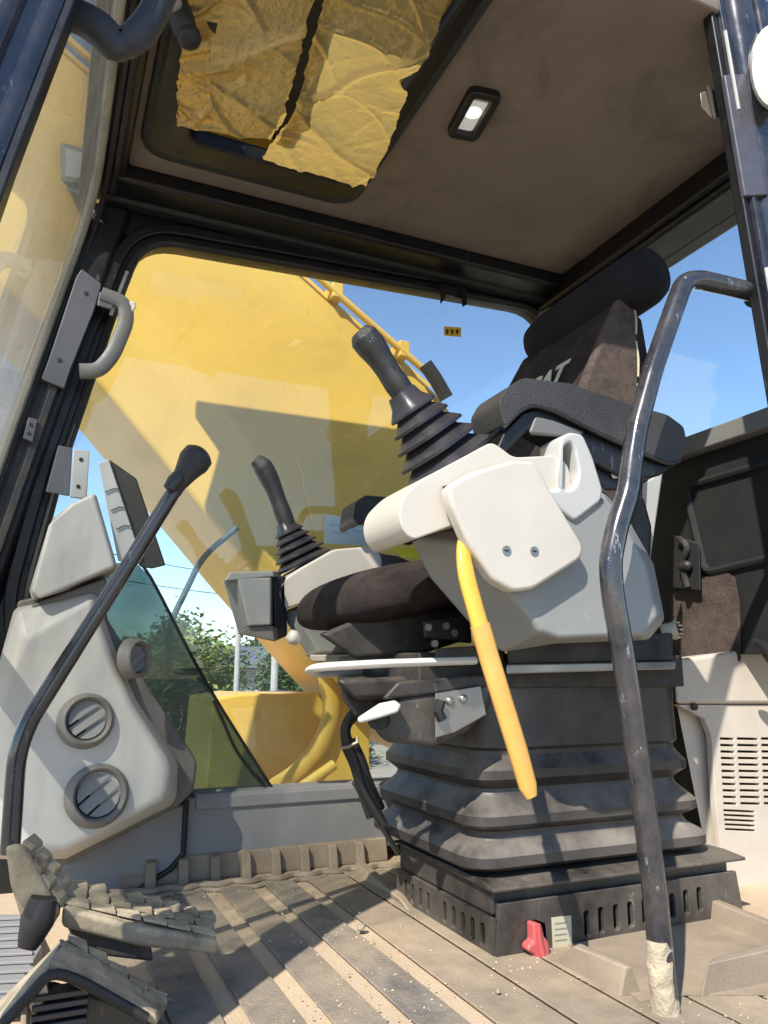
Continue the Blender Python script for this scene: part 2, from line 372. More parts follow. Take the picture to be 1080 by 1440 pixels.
# roof: shell, headliner, rails, hatch opening
hx0, hx1, hy0, hy1 = .150, .640, .97, 1.69
hatch = fillet([(hx0, hy0), (hx1, hy0), (hx1, hy1), (hx0, hy1)], .04)
link('roof_shell', plate([(-.0, .90), (1.62, .90), (1.62, 2.0), (-.0, 2.0)], [hatch], (0, 0, 1.775), (1, 0, 0), (0, 1, 0), .05, .01), 'boom', cab)
link('headliner', plate(fillet([(.10, .865), (1.50, .865), (1.50, 1.80), (.10, 1.80)], .02), [grow(hatch, .012)], (0, 0, 1.712), (1, 0, 0), (0, 1, 0), .02, .005), 'headliner', cab)
link('hatch_frame', plate(grow(hatch, .03), [fillet([(hx0+.07, hy0+.02), (hx1-.02, hy0+.02), (hx1-.02, hy1-.06), (hx0+.07, hy1-.06)], .04)], (0, 0, 1.703), (1, 0, 0), (0, 1, 0), .03, .006), 'frame', cab)
link('hatch_lid', plate(grow(hatch, .025), [fillet([(hx0+.10, hy0+.08), (hx1-.07, hy0+.08), (hx1-.07, hy1-.12), (hx0+.10, hy1-.12)], .05)], (0, 0, 1.815), (1, 0, 0), (0, 1, 0), .02, .004), 'frame', cab)
link('sun_dim_pane', plate(grow(hatch, .02), [], (0, 0, 1.832), (1, 0, 0), (0, 1, 0), .005), 'sundim', cab)  # unseen pane added to thin the sunlight that glows through the foil
link('hatch_rim', tube([(p[0], p[1], 1.69) for p in [Vector((q[0], q[1])) for q in grow(hatch, .022)]+[Vector(grow(hatch, .022)[0])]], .012, 8), 'rubber', cab)
link('roof_rail', box(.05, 1.5, 1.80, 1.93, 1.655, 1.75), 'frame', cab, .012, 3)
link('roof_rail', prism([(.05, 1.872, 1.668), (.05, 1.918, 1.668), (.05, 1.918, 1.645), (.05, 1.885, 1.645)], (1.4, 0, 0)), 'rubber', cab, .004)
link('roof_rail', box(-.005, .10, .93, 1.93, 1.66, 1.75), 'frame', cab, .012, 3)
for x in (.035, .075): link('header_bead', tube([(x, .95, 1.657), (x, 1.9, 1.657)], .008, 8), 'rubber', cab)
link('roof_rail', box(1.42, 1.58, .95, 1.93, 1.60, 1.75), 'frame', cab, .015, 3)
link('rear_rail_bead', tube([(1.41, .98, 1.625), (1.41, 1.9, 1.625)], .010, 8), 'frame', cab)
link('roof_rail', box(.0, 1.6, .868, .935, 1.726, 1.79), 'blackpaint', cab, .01, 3)
# rear wall
RX = 1.5
link('rear_panel', box(RX, RX+.05, .93, 1.93, .50, 1.00), 'rearpanel', cab)
link('rear_panel', box(1.80, 1.85, .93, 1.93, -.06, .50), 'rearpanel', cab)
link('rear_shelf', box(RX+.002, 1.85, .93, 1.93, .502, .54), 'rearpanel', cab)
link('rear_ledge', box(RX-.035, RX+.05, .93, 1.93, 1.002, 1.05), 'ledge', cab, .006, 2)
link('rear_window', box(RX+.02, RX+.026, .93, 1.93, 1.052, 1.60), 'glassr', cab)
for loop in (fillet([(1.44, .93), (1.10, .93), (1.10, .72), (1.40, .70)], .03),):
    P = [Vector((RX-.004, p[0], p[1])) for p in loop]
    link('pressed_bead', tube(P+[P[0]], .010, 8), 'rearpanel', cab)
link('felt_lining', hull(tr([(942, 836), (982, 826), (1000, 842), (1016, 800), (1034, 812), (1041, 850), (1040, 930), (960, 930), (945, 900)], X=1.494)+[p+Vector((.005, 0, 0)) for p in tr([(942, 836), (1030, 812), (1040, 930), (955, 930)], X=1.494)]), 'rearcloth', cab, .002)
link('corner_trim', hull([Vector((x, y, z)) for x in (1.44, 1.50) for y in (1.80, 1.93) for z in (.17, 1.66)]+[Vector((1.40, 1.925, z)) for z in (.2, 1.62)]), 'consoleedge', cab, .02, 4)
lt = link('door_latch_plate', hull(tr([(948, 752), (984, 764), (986, 832), (946, 828)], X=1.47)+tr([(948, 752), (984, 764), (986, 832), (946, 828)], X=1.488)), 'rearpanel', cab, .006)
link('latch_lever', tube(smoothpath(tr([(955, 757), (966, 770), (960, 790), (963, 812), (967, 826)], X=1.462), 4), .008, 8), 'dark', lt)
link('latch_knob', ball(at(964, 796, X=1.46), .014, .02, .014), 'dark', lt)
# windshield and the two front pillars
def wsx(z): return .019+.21*(z-1.482)
ws = [(y, z) for y, z in ((.93, .45), (1.90, .45), (1.90, 1.60), (.93, 1.60))]
q = [Vector((wsx(z)-.012, y, z)) for y, z in fillet([Vector(a) for a in ws], [.0, .0, .12, .06])]
ws_o = link('windshield', prism(q, (-.006, 0, 0)), 'windshield', cab)
def seal_path(off, y0=1.905):
    zs = [.45, .6, .75, .863, 1.0, 1.18, 1.35, 1.482, 1.54, 1.585, 1.62, 1.64, 1.65]
    ys = [0, 0, 0, 0, 0, 0, 0, 0, -.006, -.02, -.05, -.09, -.14]
    P = [Vector((wsx(z)+off, y0+dy, z)) for z, dy in zip(zs, ys)]
    return P+[Vector((wsx(1.655)+off, y, 1.653)) for y in (1.65, 1.45, 1.2, .95)]
link('windshield_seal', tube(seal_path(-.020, 1.895), .016, 10, sq=(1.5, .7)), 'greyband', cab)
link('seal_lip', tube(seal_path(.004), .007, 8), 'rubber', cab)
link('front_pillar', hull([Vector((wsx(z)+dx, y, z)) for z in (.45, 1.64) for dx, y in ((-.016, 1.90), (-.016, 1.935), (.085, 1.935), (.06, 1.90))]), 'frame', cab, .006, 2)
link('pillar_channel', hull([Vector((wsx(z)+dx, y, z)) for z in (.45, 1.2) for dx, y in ((.03, 1.872), (.03, 1.895), (.048, 1.895), (.048, 1.872))]), 'dark', cab, .003)
# near front pillar (glossy, with ridges)
pe = tr([(175, -170), (112, -4), (56, 143), (4, 285), (-34, 420), (-42, 620), (-34, 900), (-24, 1200), (-12, 1440)], Y=.875)
pe = smoothpath(pe, 3)
def post(x0, x1, y0, y1):
    return loft([[Vector((p.x+x, y, p.z)) for x, y in ((x0, y0), (x1, y0), (x1, y1), (x0, y1))] for p in pe])
link('front_post', post(-.095, -.008, .855, .93), 'blackpaint', cab, .016, 4)
link('post_flange', post(-.012, .0, .862, .90), 'frame', cab, .003)
for dx, dy, r_ in ((-.062, -.022, .016), (-.108, 0, .022)):
    link('post_ridge', tube([p+Vector((dx, dy, 0)) for p in pe], r_, 12), 'blackpaint', cab)
# cross bar between upper and lower windshield, lower pane
link('windshield_bar', hull([Vector((wsx(z)+x, y, z)) for z in (.575, .625) for x in (-.03, .0) for y in (.93, 1.90)]), 'frame', cab, .005)
# near rear pillar: flange, glossy round post, hinge strap, outer leaf
pt, pb = at(985, -30, Y=.885), at(1082, 545, Y=.885); dz = (pb-pt); pb = pt+dz*1.9; pt = pt-dz*.1
def rpost(x0, x1, y0, y1): return hull([p+Vector((dx, y-.885, 0)) for p in (pt, pb) for dx in (x0, x1) for y in (y0, y1)])
rp = link('rear_post', tube([pt+Vector((.062, -.012, 0)), pb+Vector((.062, -.012, 0))], .034, 24), 'blackpaint', cab)
link('post_flange', rpost(-.002, .012, .872, .895), 'frame', cab, .004)
link('post_flange', rpost(.012, .032, .862, .90), 'blackpaint', cab, .004)
link('rear_post_skin', rpost(.05, .16, .895, .925), 'blackpaint', cab, .01)
link('door_edge_tube', tube([pt+Vector((.106, -.03, 0)), pb+Vector((.106, -.03, 0))], .018, 16), 'blackpaint', cab)
hp = [pt+(pb-pt)*f for f in (.185, .335)]
link('hinge_strap', hull([p+Vector((dx, y-.885, 0)) for p in hp for dx, y in ((-.002, .868), (.034, .848), (.034, .866), (-.002, .884))]), 'plank', cab, .003)
for f in (.13, .42): link('weld_bead', tube([pt+(pb-pt)*f+Vector((.012, -.024, 0)), pt+(pb-pt)*(f+.10)+Vector((.012, -.024, 0))], .0035, 6), 'lightgrey', cab)
lp = link('door_striker', hull(tr([(984, 130), (1006, 124), (1012, 164), (1000, 166), (986, 150)], Y=.935)+tr([(990, 134), (1008, 130), (1010, 160), (996, 160)], Y=.965)), 'brass', cab, .003)
link('striker_pin', tube(tr([(996, 122), (1007, 168)], Y=.93), .006, 8), 'dark', lp)
link('hatch_stay_knob', hull(tr([(974, -6), (990, 0), (996, 20), (984, 14)], Y=.95)+tr([(974, -6), (990, 0), (996, 20), (984, 14)], Y=.98)), 'brass', cab, .004)
# right wall lower trim
sill = xz([(262, 1128), (275, 1120), (530, 1106), (545, 1190), (232, 1228), (256, 1190)], 1.90)
link('side_panel', wallplate([(.345, .175), (1.40, .175), (1.40, .03), (.30, .03), (.325, .11)], [], 1.885, .04, .006), 'sillgrey', cab)
link('panel_cap', hull([Vector((x, y, z)) for x in (.36, 1.40) for y, z in ((1.872, .178), (1.93, .19), (1.93, .15), (1.872, .148), (1.88, .184))]), 'sillgrey', cab, .006, 3)
link('corner_panel', wallplate(fillet(xz([(70, 1240), (150, 1150), (262, 1132), (256, 1200), (236, 1222), (180, 1262), (60, 1300)], 1.87), .006), [], 1.87, .02, .004), 'sillgrey', cab)
link('panel_seam', tube(tr([(262, 1126), (258, 1200), (240, 1222), (178, 1262)], Y=1.862), .0065, 8), 'rubber', cab)
link('panel_seam', tube([at(250, 1226, Y=1.875), at(500, 1196, Y=1.885)], .006, 8), 'rubber', cab)
# corrugated floor lip along the far side
link('floor_lip', hull([Vector((x, y, z)) for x in (.20, .84) for y, z in ((1.862, 0), (1.862, .012), (1.872, .052), (1.886, .055), (1.886, 0))]), 'tray', cab, .003)
r0 = link('lip_rib', hull([Vector((x, y, z)) for x in (.255, .277) for y, z in ((1.835, .0), (1.85, .05), (1.87, .056), (1.872, .0))]), 'tray', cab, .003)
for k in range(1, 8): inst(r0, 'lip_rib', (.0705*k, 0, 0))
P = []
for k in range(49):
    x = .18+.66*k/48; P.append(Vector((x, 1.80+.008*math.sin(x*90)+.006*noise.noise((x*9, 0, 0)), .004)))
link('mat_edge', tube(P, .008, 8), 'tray', cab)
link('mat_edge', tube([p+Vector((0, -.045, 0)) for p in P], .005, 8), 'tray', cab)
link('corner_kerb', hull(tr([(500, 1232), (582, 1290), (590, 1284), (505, 1210)], Z=.0)+tr([(500, 1212), (560, 1262), (566, 1256), (505, 1205)], Z=.02)), 'tray', cab, .004)
# floor mat: wide worn ribs running across the cab, sandy channels between
for k in range(9):
    x = .20+.098*k
    dusty = x > .50
    m_ = 'ribdusty' if dusty else 'rib'
    w = .092 if dusty else .066
    if k == 0:
        rb = link('mat_rib', prism([(x, .80, .003), (x+w, .80, .003), (x+w, 1.78, .003), (x, 1.78, .003)], (0, 0, .004)), m_, cab, .002)
    elif .80 < x < 1.2:
        link('mat_rib', prism([(x, .80, .003), (x+w, .80, .003), (x+w, 1.14, .003), (x, 1.14, .003)], (0, 0, .004)), m_, cab, .002)
    else:
        link('mat_rib', prism([(x, .80, .003), (x+w, .80, .003), (x+w, 1.76-.0*k, .003), (x, 1.78, .003)], (0, 0, .004)), m_, cab, .002)
for k in range(9):
    if k == 0: f0 = link('fine_mat_rib', box(.02, .034, 1.0, 1.28, .003, .012), 'rib', cab, .003)
    else: inst(f0, 'fine_mat_rib', (.020*k, 0, 0))
# moulded tray walls at lower right
def wedge(base, top, zt): return hull(tr(base, Z=.004)+tr(top, Z=zt))
link('tray_wall', wedge([(780, 1354), (871, 1405), (903, 1400), (832, 1342)], [(806, 1330), (880, 1360), (888, 1358), (816, 1326)], .045), 'tray', cab, .004, 3)
link('tray_wall', wedge([(984, 1406), (1100, 1384), (1100, 1360), (1000, 1375)], [(994, 1356), (1100, 1332), (1100, 1322), (1004, 1346)], .05), 'tray', cab, .004, 3)
link('tray_wall', wedge([(998, 1297), (1100, 1342), (1100, 1318), (1002, 1284)], [(1000, 1266), (1100, 1306), (1100, 1300), (1004, 1262)], .04), 'tray', cab, .004, 3)
link('tray_floor', prism(tr([(800, 1330), (1000, 1290), (1110, 1345), (1110, 1400), (960, 1400), (900, 1410)], Z=.0075), (0, 0, .002)), 'tray', cab)

# ------------------------------------------------------------------ far pillar fittings (bolted to the cab)
br = link('pillar_plate', wallplate(fillet([Vector(p) for p in xz([(115, 378), (143, 400), (132, 437), (100, 517), (90, 547), (58, 533), (68, 507), (107, 390)], 1.862)], .006, 3), [], 1.862, .006, .002), 'bracketgrey', cab)
for u, v in ((121, 412), (84, 506)): link('bolt_hole', disc(at(u, v, Y=1.858), (0, 1, 0), .005, .004), 'rubber', br)
br = link('small_plate', wallplate(xz([(40, 587), (53, 590), (46, 622), (32, 616)], 1.862), [], 1.862, .006, .002), 'bracketgrey', cab)
for u, v in ((44, 597), (41, 609)): link('bolt_hole', disc(at(u, v, Y=1.858), (0, 1, 0), .004, .004), 'rubber', br)
br = link('monitor_bracket', hull(tr([(82, 626), (102, 630), (98, 698), (64, 692)], Y=1.84)+tr([(82, 626), (102, 630), (98, 698), (64, 692)], Y=1.87)), 'bracketgrey', cab, .003)
link('bracket_flange', wallplate(xz([(103, 632), (126, 634), (122, 702), (99, 699)], 1.835), [], 1.835, .006, .002), 'lightgrey', br)
for u, v in ((114, 646), (110, 684)): link('bolt_hole', disc(at(u, v, Y=1.831), (0, 1, 0), .0045, .004), 'rubber', br)
gh = thing('hand_hold', 'grey curved plastic grab handle with white end on far front pillar', 'grab handle', at(150, 470, Y=1.85))
link('handle_bow', tube(fillet(tr([(142, 414), (176, 426), (178, 452), (158, 500), (138, 522), (112, 522)], Y=1.845), .03, 5, False), .0125, 12, sq=(1.0, 1.5), sup=2.6), 'handlegrey', gh)
link('handle_mount', hull(tr([(140, 410), (164, 418), (158, 436), (136, 430)], Y=1.84)+tr([(140, 410), (164, 418), (158, 436), (136, 430)], Y=1.875)), 'bracketgrey', gh, .004)
link('end_cap', hull(tr([(176, 423), (190, 424), (192, 432), (186, 440), (175, 438)], Y=1.835)+tr([(176, 423), (190, 424), (192, 432), (186, 440), (175, 438)], Y=1.86)), 'white', gh, .004, 3)
# bracket hanging from the far roof rail
hb = thing('rail_bracket', 'small black metal bracket hanging from far roof rail above window', 'bracket', at(640, 400, Y=1.88))
link('bracket_plate', hull(tr([(618, 398), (655, 406), (654, 422), (620, 412)], Y=1.875)+tr([(618, 398), (655, 406), (654, 422), (620, 412)], Y=1.895)), 'frame', hb, .002)
link('bracket_leg', hull(tr([(619, 404), (628, 406), (626, 420), (619, 428)], Y=1.868)+tr([(619, 404), (628, 406), (626, 420), (619, 428)], Y=1.876)), 'frame', hb, .001)
link('bracket_leg', hull(tr([(648, 408), (657, 410), (657, 428), (650, 432)], Y=1.868)+tr([(648, 408), (657, 410), (657, 428), (650, 432)], Y=1.876)), 'frame', hb, .001)
# window sticker, card
sk = thing('window_sticker', 'tiny yellow rectangular warning sticker high on the far window glass', 'sticker', at(636, 467, Y=1.925))
link('sticker_sheet', wallplate(xz([(624, 459), (648, 461), (648, 474), (624, 472)], 1.9485), [], 1.9465, .0015), 'stickeryellow', sk)
for u in (629, 636, 643): link('printed_mark', wallplate(xz([(u-2, 463), (u+2, 463.5), (u+1.5, 470), (u-2, 469)], 1.9455), [], 1.9455, .0006), 'print', sk)
ck = thing('window_card', 'pale blue paper card stuck on far window beside the right joystick', 'card', at(490, 767, Y=1.92))
link('card_sheet', wallplate(xz([(457, 725), (522, 729), (523, 768), (457, 764)], 1.944), [], 1.944, .002), 'card', ck)
for k, (u0, u1, v) in enumerate(((464, 478, 737), (482, 500, 741), (468, 490, 748), (496, 512, 746))):
    link('pencil_line', wallplate(xz([(u0, v), (u1, v+1), (u1, v+2), (u0, v+1)], 1.943), [], 1.943, .0006), 'cardgrey', ck)

# ------------------------------------------------------------------ dome lamp
la = thing('dome_lamp', 'white rectangular dome lamp in a black bezel set in the brown headliner', 'lamp', at(666, 153, Z=1.70))
bz = tr([(628, 181), (663, 115), (704, 127), (669, 193)], Z=1.700)
c0 = sum(bz, Vector())/4; ux = (bz[1]-bz[0]); L1 = ux.length; ux.normalize(); uy = Vector((0, 0, 1)).cross(ux); L2 = abs((bz[3]-bz[0]).dot(uy))
def lr(a, b_, r): return fillet([Vector((sx*a/2, sy*b_/2)) for sx, sy in ((-1, -1), (1, -1), (1, 1), (-1, 1))], r)
link('bezel', plate(lr(L1, L2, .02), [lr(L1-.036, L2-.036, .008)], c0-Vector((0, 0, .008)), ux, uy, .02, .004), 'frame', la)
lens = link('lens', plate(lr(L1-.032, L2-.032, .006), [], c0-Vector((0, 0, .004)), ux, uy, .004), 'lens', la)
link('bulb', ball(c0-Vector((0, 0, .006)), .020, .020, .003), 'bulb', lens)
link('lens_bar', hull([c0+ux*(L1/2-.034)+uy*s_*(L2/2-.02)+Vector((0, 0, z))+ux*d_ for s_ in (-1, 1) for z in (-.010, -.004) for d_ in (0, .008)]), 'lightgrey', lens)
for u, v in ((641, 85), (581, 190), (885, 268), (952, 204)):
    link('trim_clip', ball(at(u, v, Z=1.700), .006, .006, .003), 'headliner', cab)

link('headliner_seam', tube([(.82, .90, 1.7005), (.86, 1.78, 1.7005)], .0022, 6), 'headliner', cab)
link('headliner_seam', tube([(1.44, .90, 1.7005), (1.44, 1.78, 1.7005)], .003, 6), 'headliner', cab)
# ------------------------------------------------------------------ foil lining in the hatch
fo = thing('hatch_lining', 'torn crinkled golden foil insulation hanging under the roof hatch', 'foil lining', (.4, 1.35, 1.66))
def inpoly(x, y, P):
    r = False; j = len(P)-1
    for i in range(len(P)):
        if (P[i][1] > y) != (P[j][1] > y) and x < (P[j][0]-P[i][0])*(y-P[i][1])/(P[j][1]-P[i][1])+P[i][0]: r = not r
        j = i
    return r
def sheet(name, pts, z0, seed, step=.004):
    P = [(p.x, p.y) for p in tr(pts, Z=z0)]; xs = [p[0] for p in P]; ys = [p[1] for p in P]
    nx = int((max(xs)-min(xs))/step)+2; ny = int((max(ys)-min(ys))/step)+2; bm = bmesh.new(); vd = {}
    def vert(i, j):
        if (i, j) not in vd:
            x, y = min(xs)+i*step, min(ys)+j*step; v = Vector((x, y, seed))
            w = v+Vector((noise.noise(v*7), noise.noise(v*7+Vector((4, 1, 0))), 0))*.03
            z = z0-.012*noise.noise(v*3.2)-.005*noise.noise(v*8)
            for f, amp, an_, k_ in ((5, .009, .55, 9.), (9, .005, 2.0, 8.), (16, .0018, .9, 6.)):
                c_, s_ = math.cos(an_), math.sin(an_); q_ = Vector(((w.x*c_+w.y*s_)*f, (w.y*c_-w.x*s_)*f*.38, seed*3))
                D = noise.voronoi(q_)[0]; z -= amp*max(0, 1-(D[1]-D[0])*k_)**1.5+amp*.35*(D[0]-.5)
            vd[(i, j)] = bm.verts.new((x, y, z))
        return vd[(i, j)]
    for i in range(nx):
        for j in range(ny):
            x, y = min(xs)+(i+.5)*step, min(ys)+(j+.5)*step
            jx = .006*noise.noise((x*40, y*40, seed)); jy = .006*noise.noise((x*40, y*40, seed+9))
            if inpoly(x+jx, y+jy, P): bm.faces.new((vert(i, j), vert(i+1, j), vert(i+1, j+1), vert(i, j+1)))
    bd = [v for v in bm.verts if v.is_boundary]
    for _ in range(4): bmesh.ops.smooth_vert(bm, verts=bd, factor=.5, use_axis_x=True, use_axis_y=True, use_axis_z=True)
    return link(name, bm, 'foil', fo, smooth=180)
s1 = sheet('foil_sheet', [(240, -60), (262, 20), (250, 90), (247, 176), (290, 184), (332, 194), (380, 197), (399, 172), (412, 120), (428, 60), (446, -10), (462, -60)], 1.655, 1.)
s2 = sheet('foil_sheet', [(470, -60), (452, 10), (436, 70), (424, 120), (408, 165), (385, 196), (368, 229), (430, 246), (514, 262), (545, 215), (574, 132), (561, 112), (590, 100), (612, 55), (650, -60)], 1.650, 4.)
s3 = sheet('foil_scrap', [(253, 60), (296, 52), (296, 110), (302, 176), (262, 178), (249, 176)], 1.644, 8.)
for k, (u, v, a) in enumerate(((298, 38, 8),)):
    link('torn_hole', hull([Vector(p)+Vector((0, 0, dz_)) for p in tr([(u-a, v-a), (u+a, v-a*.6), (u+a*.6, v+a*1.3), (u-a*.3, v+a*.5)], Z=1.632) for dz_ in (0, .001)]), 'rubber', fo)
def strip(px, w, z):
    P_ = tr(px, Z=z); return prism([p+Vector((-w, 0, 0)) for p in P_]+[p+Vector((w, 0, 0)) for p in P_[::-1]], (0, 0, .004))
link('backing_strip', strip([(476, -70), (450, 0), (428, 90), (412, 150), (395, 190)], .022, 1.672), 'rubber', fo)


# ------------------------------------------------------------------ grab handle top left, hook
gt = thing('hand_grip', 'black moulded plastic grip on the near front post, top left', 'grab handle', at(165, 70, Y=.95))
link('grip_arm', tube(smoothpath(tr([(88, 18), (115, 26), (140, 42), (160, 62), (172, 62)], Y=.93), 4), [.019, .020, .021, .020, .017], 14, sq=(.8, 1.1), sup=2.6), 'grip', gt)
link('grip_bar', tube(smoothpath(tr([(160, 64), (178, 60), (198, 45), (215, 20), (232, -20), (244, -60)], Y=.94), 5), [.015, .019, .020, .020, .020, .02], 16, sup=2.4), 'grip', gt)
hk = thing('coat_hook', 'rounded black rubber hook above the golden foil at top left', 'hook', at(264, 66, Y=1.22))
link('hook_body', tube(smoothpath(tr([(244, -20), (250, 10), (258, 35), (266, 56)], Y=1.22), 5), [.018, .02, .024, .022, .010], 14), 'rubber', hk)
link('hook_cap', ball(at(266, 52, Y=1.22), .022, .022, .022), 'rubber', hk)
link('hook_knob', ball(at(242, 4, Y=1.2), .018, .018, .016), 'greyplastic', hk)

# ------------------------------------------------------------------ door grab rail (near, long bent tube)
gr = thing('grab_rail', 'long bent glossy black tubular grab rail beside the doorway', 'grab rail', at(936, 1425, Y=.9))
rail_px = [(1068, 414), (1030, 404), (985, 394), (962, 396), (946, 440), (918, 520), (896, 600), (888, 650), (884, 690), (868, 740), (858, 790), (862, 840), (873, 900), (885, 980), (897, 1070), (909, 1160), (920, 1250), (930, 1350), (942, 1470)]
link('rail_tube', tube(smoothpath(fillet(tr(rail_px, Y=.9), [0, 0, .01, .05]+[.02]*14+[0], 3, False), 2), .0172, 20), 'railpaint', gr)
md = bmesh.new()
mud_px = [(924, 1322), (927, 1352), (931, 1385), (936, 1420), (941, 1462)]
md = tube(smoothpath([p+Vector((-.001, -.002, 0)) for p in tr(mud_px, Y=.9)], 6), [.0150, .0169, .0176, .0182, .018], 18)
for v in md.verts: v.co += Vector((noise.noise(v.co*60), noise.noise(v.co*60+Vector((5, 0, 0))), noise.noise(v.co*50)))*.0042
link('mud_crust', md, 'mud', gr, smooth=80)
link('rail_foot', disc(at(1064, 413, Y=.9)-Vector((.004, 0, 0)), (1, 0, 0), .026, .012), 'blackpaint', gr)
# ------------------------------------------------------------------ suspension seat: pedestal, bellows, slides, cushion, backrest
seat = thing('operator_seat', 'dark fabric operator seat on black bellows suspension with slotted pedestal', 'seat', (.96, 1.37, 0))
# pedestal: upper box plus slotted skirt
X0, X1, Y0, Y1 = .722, 1.27, 1.175, 1.545
link('pedestal_top', hull([Vector((x, y, z)) for x in (X0+.0, X1-.01) for y in (Y0+.01, Y1) for z in (.06, .112)]), 'pedestal', seat, .008, 3)
def slot(cx, cy, w, h): return fillet([Vector((cx-w/2, cy-h/2)), Vector((cx+w/2, cy-h/2)), Vector((cx+w/2, cy+h/2)), Vector((cx-w/2, cy+h/2))], w*.48, 4)
slots = []
for u, v in ((821, 1297), (841, 1292), (862, 1288), (882, 1284), (902, 1280), (922, 1276), (941, 1272), (960, 1267), (979, 1263)):
    p = at(u, v, Y=Y0); slots.append(slot(p.x, p.z, .0125, .042))
link('skirt_front', plate([(X0-.004, .001), (X1, .001), (X1-.012, .085), (X0+.004, .085)], slots, (0, Y0-.004, 0), (1, 0, 0), (0, 0, 1), .008, .001), 'pedestal', seat)
slots = []
for k in range(10):
    if k == 5: continue
    slots.append(slot(Y0+.03+.033*k, .03, .014, .036))
link('skirt_side', plate([(Y0-.004, .001), (Y1, .001), (Y1, .062), (Y0-.004, .062)], slots, (X0-.002, 0, 0), (0, 1, 0), (0, 0, 1), .006, .001), 'pedestal', seat)
link('skirt_core', box(X0+.03, X1-.03, Y0+.03, Y1-.02, .002, .06), 'rubber', seat)
link('pedestal_lip', hull([Vector((x, y, z)) for x in (X0-.012, X1+.005) for y, z in ((Y0-.02, .111), (Y0+.03, .117), (Y1, .117), (Y1, .112), (Y0-.02, .105))]), 'pedestal', seat, .004, 3)
# bellows
rings = []
cx, cy = .94, 1.375
prof = [(.121, .25, .208), (.128, .266, .232), (.134, .274, .240), (.150, .274, .240), (.158, .268, .234), (.172, .248, .216), (.180, .243, .212), (.186, .243, .212), (.194, .258, .226), (.199, .264, .232), (.214, .264, .232), (.222, .257, .226), (.242, .238, .208), (.250, .234, .205), (.256, .234, .205), (.268, .248, .216), (.273, .254, .222), (.288, .254, .222), (.296, .248, .216), (.312, .238, .207), (.320, .238, .207), (.326, .244, .212), (.385, .243, .211), (.43, .243, .211)]
for z, hx, hy in prof: rings.append(rrect(cx+.025, 1.415, hx, hy*.955, .05, z, 5))
bl = link('bellows', loft(rings), 'bellows', seat, smooth=24)
link('suspension_top', hull(rrect(cx+.025, 1.415, .236, .198, .03, .40)+rrect(cx+.025, 1.415, .236, .198, .03, .436)), 'dark', seat, .006, 3)
# front shroud with riveted plate
link('shroud', hull(tr([(521, 1005), (566, 980), (690, 958), (690, 990), (655, 1030), (610, 1052), (540, 1045), (522, 1025)], Y=1.17)+tr([(560, 975), (690, 952), (690, 1000), (570, 1030)], Y=1.35)), 'pedestal', seat, .012, 3)
link('shroud_top', hull(tr([(535, 985), (560, 958), (690, 948), (690, 965), (600, 978)], Y=1.165)+tr([(545, 970), (690, 945), (690, 965)], Y=1.3)), 'dark', seat, .006)
rv = link('rivet_plate', hull(tr([(612, 975), (676, 964), (684, 1005), (640, 1030), (612, 1038)], Y=1.158)+tr([(612, 975), (676, 964), (684, 1005), (640, 1030), (612, 1038)], Y=1.166)), 'metal', seat, .002)
for u, v in ((633, 986), (652, 983)): link('rivet', ball(at(u, v, Y=1.156), .0075, .005, .0075), 'metal', rv)
link('cable_clip', tube(tr([(620, 985), (616, 1000), (622, 1012)], Y=1.15), .009, 8), 'rubber', rv)
# slide rails, frame and mechanism under the consoles
link('slide_frame', box(.60, 1.20, 1.20, 1.60, .430, .492), 'dark', seat, .004)
link('slide_rail', hull(tr([(712, 934), (950, 930), (950, 941), (712, 948)], Y=1.12)+tr([(712, 934), (950, 930), (950, 941), (712, 948)], Y=1.19)), 'metal', seat, .003)
link('slide_rail', hull(tr([(712, 905), (905, 902), (945, 890), (946, 930), (715, 936)], Y=1.14)+tr([(712, 905), (946, 890), (946, 930), (715, 936)], Y=1.2)), 'dark', seat, .005)
link('slide_rail', hull(tr([(612, 912), (710, 905), (710, 932), (612, 936)], Y=1.17)+tr([(612, 912), (710, 905), (710, 932), (612, 936)], Y=1.24)), 'dark', seat, .003)
link('seat_pan', hull(tr([(448, 892), (520, 862), (618, 842), (660, 850), (655, 900), (600, 918), (500, 928)], Y=1.30)+tr([(460, 892), (620, 845), (640, 900), (500, 922)], Y=1.6)), 'dark', seat, .01, 3)
link('seat_pan', hull(tr([(594, 872), (660, 866), (664, 905), (596, 898)], Y=1.20)+tr([(594, 872), (660, 866), (664, 905), (596, 898)], Y=1.3)), 'frame', seat, .005)
for u, v in ((603, 882), (612, 905), (640, 890), (628, 880)): link('hex_bolt', disc(at(u, v, Y=1.196), (0, 1, 0), .007, .006, 6), 'metal', seat)
link('mechanism_block', hull(tr([(470, 955), (700, 945), (700, 975), (500, 985)], Y=1.25)+tr([(480, 955), (700, 948), (700, 975), (510, 985)], Y=1.55)), 'dark', seat, .01)
link('mechanism_block', hull(tr([(476, 955), (520, 950), (535, 990), (500, 1010), (482, 985)], Y=1.28)+tr([(476, 955), (520, 950), (535, 990), (500, 1000)], Y=1.45)), 'dark', seat, .012)
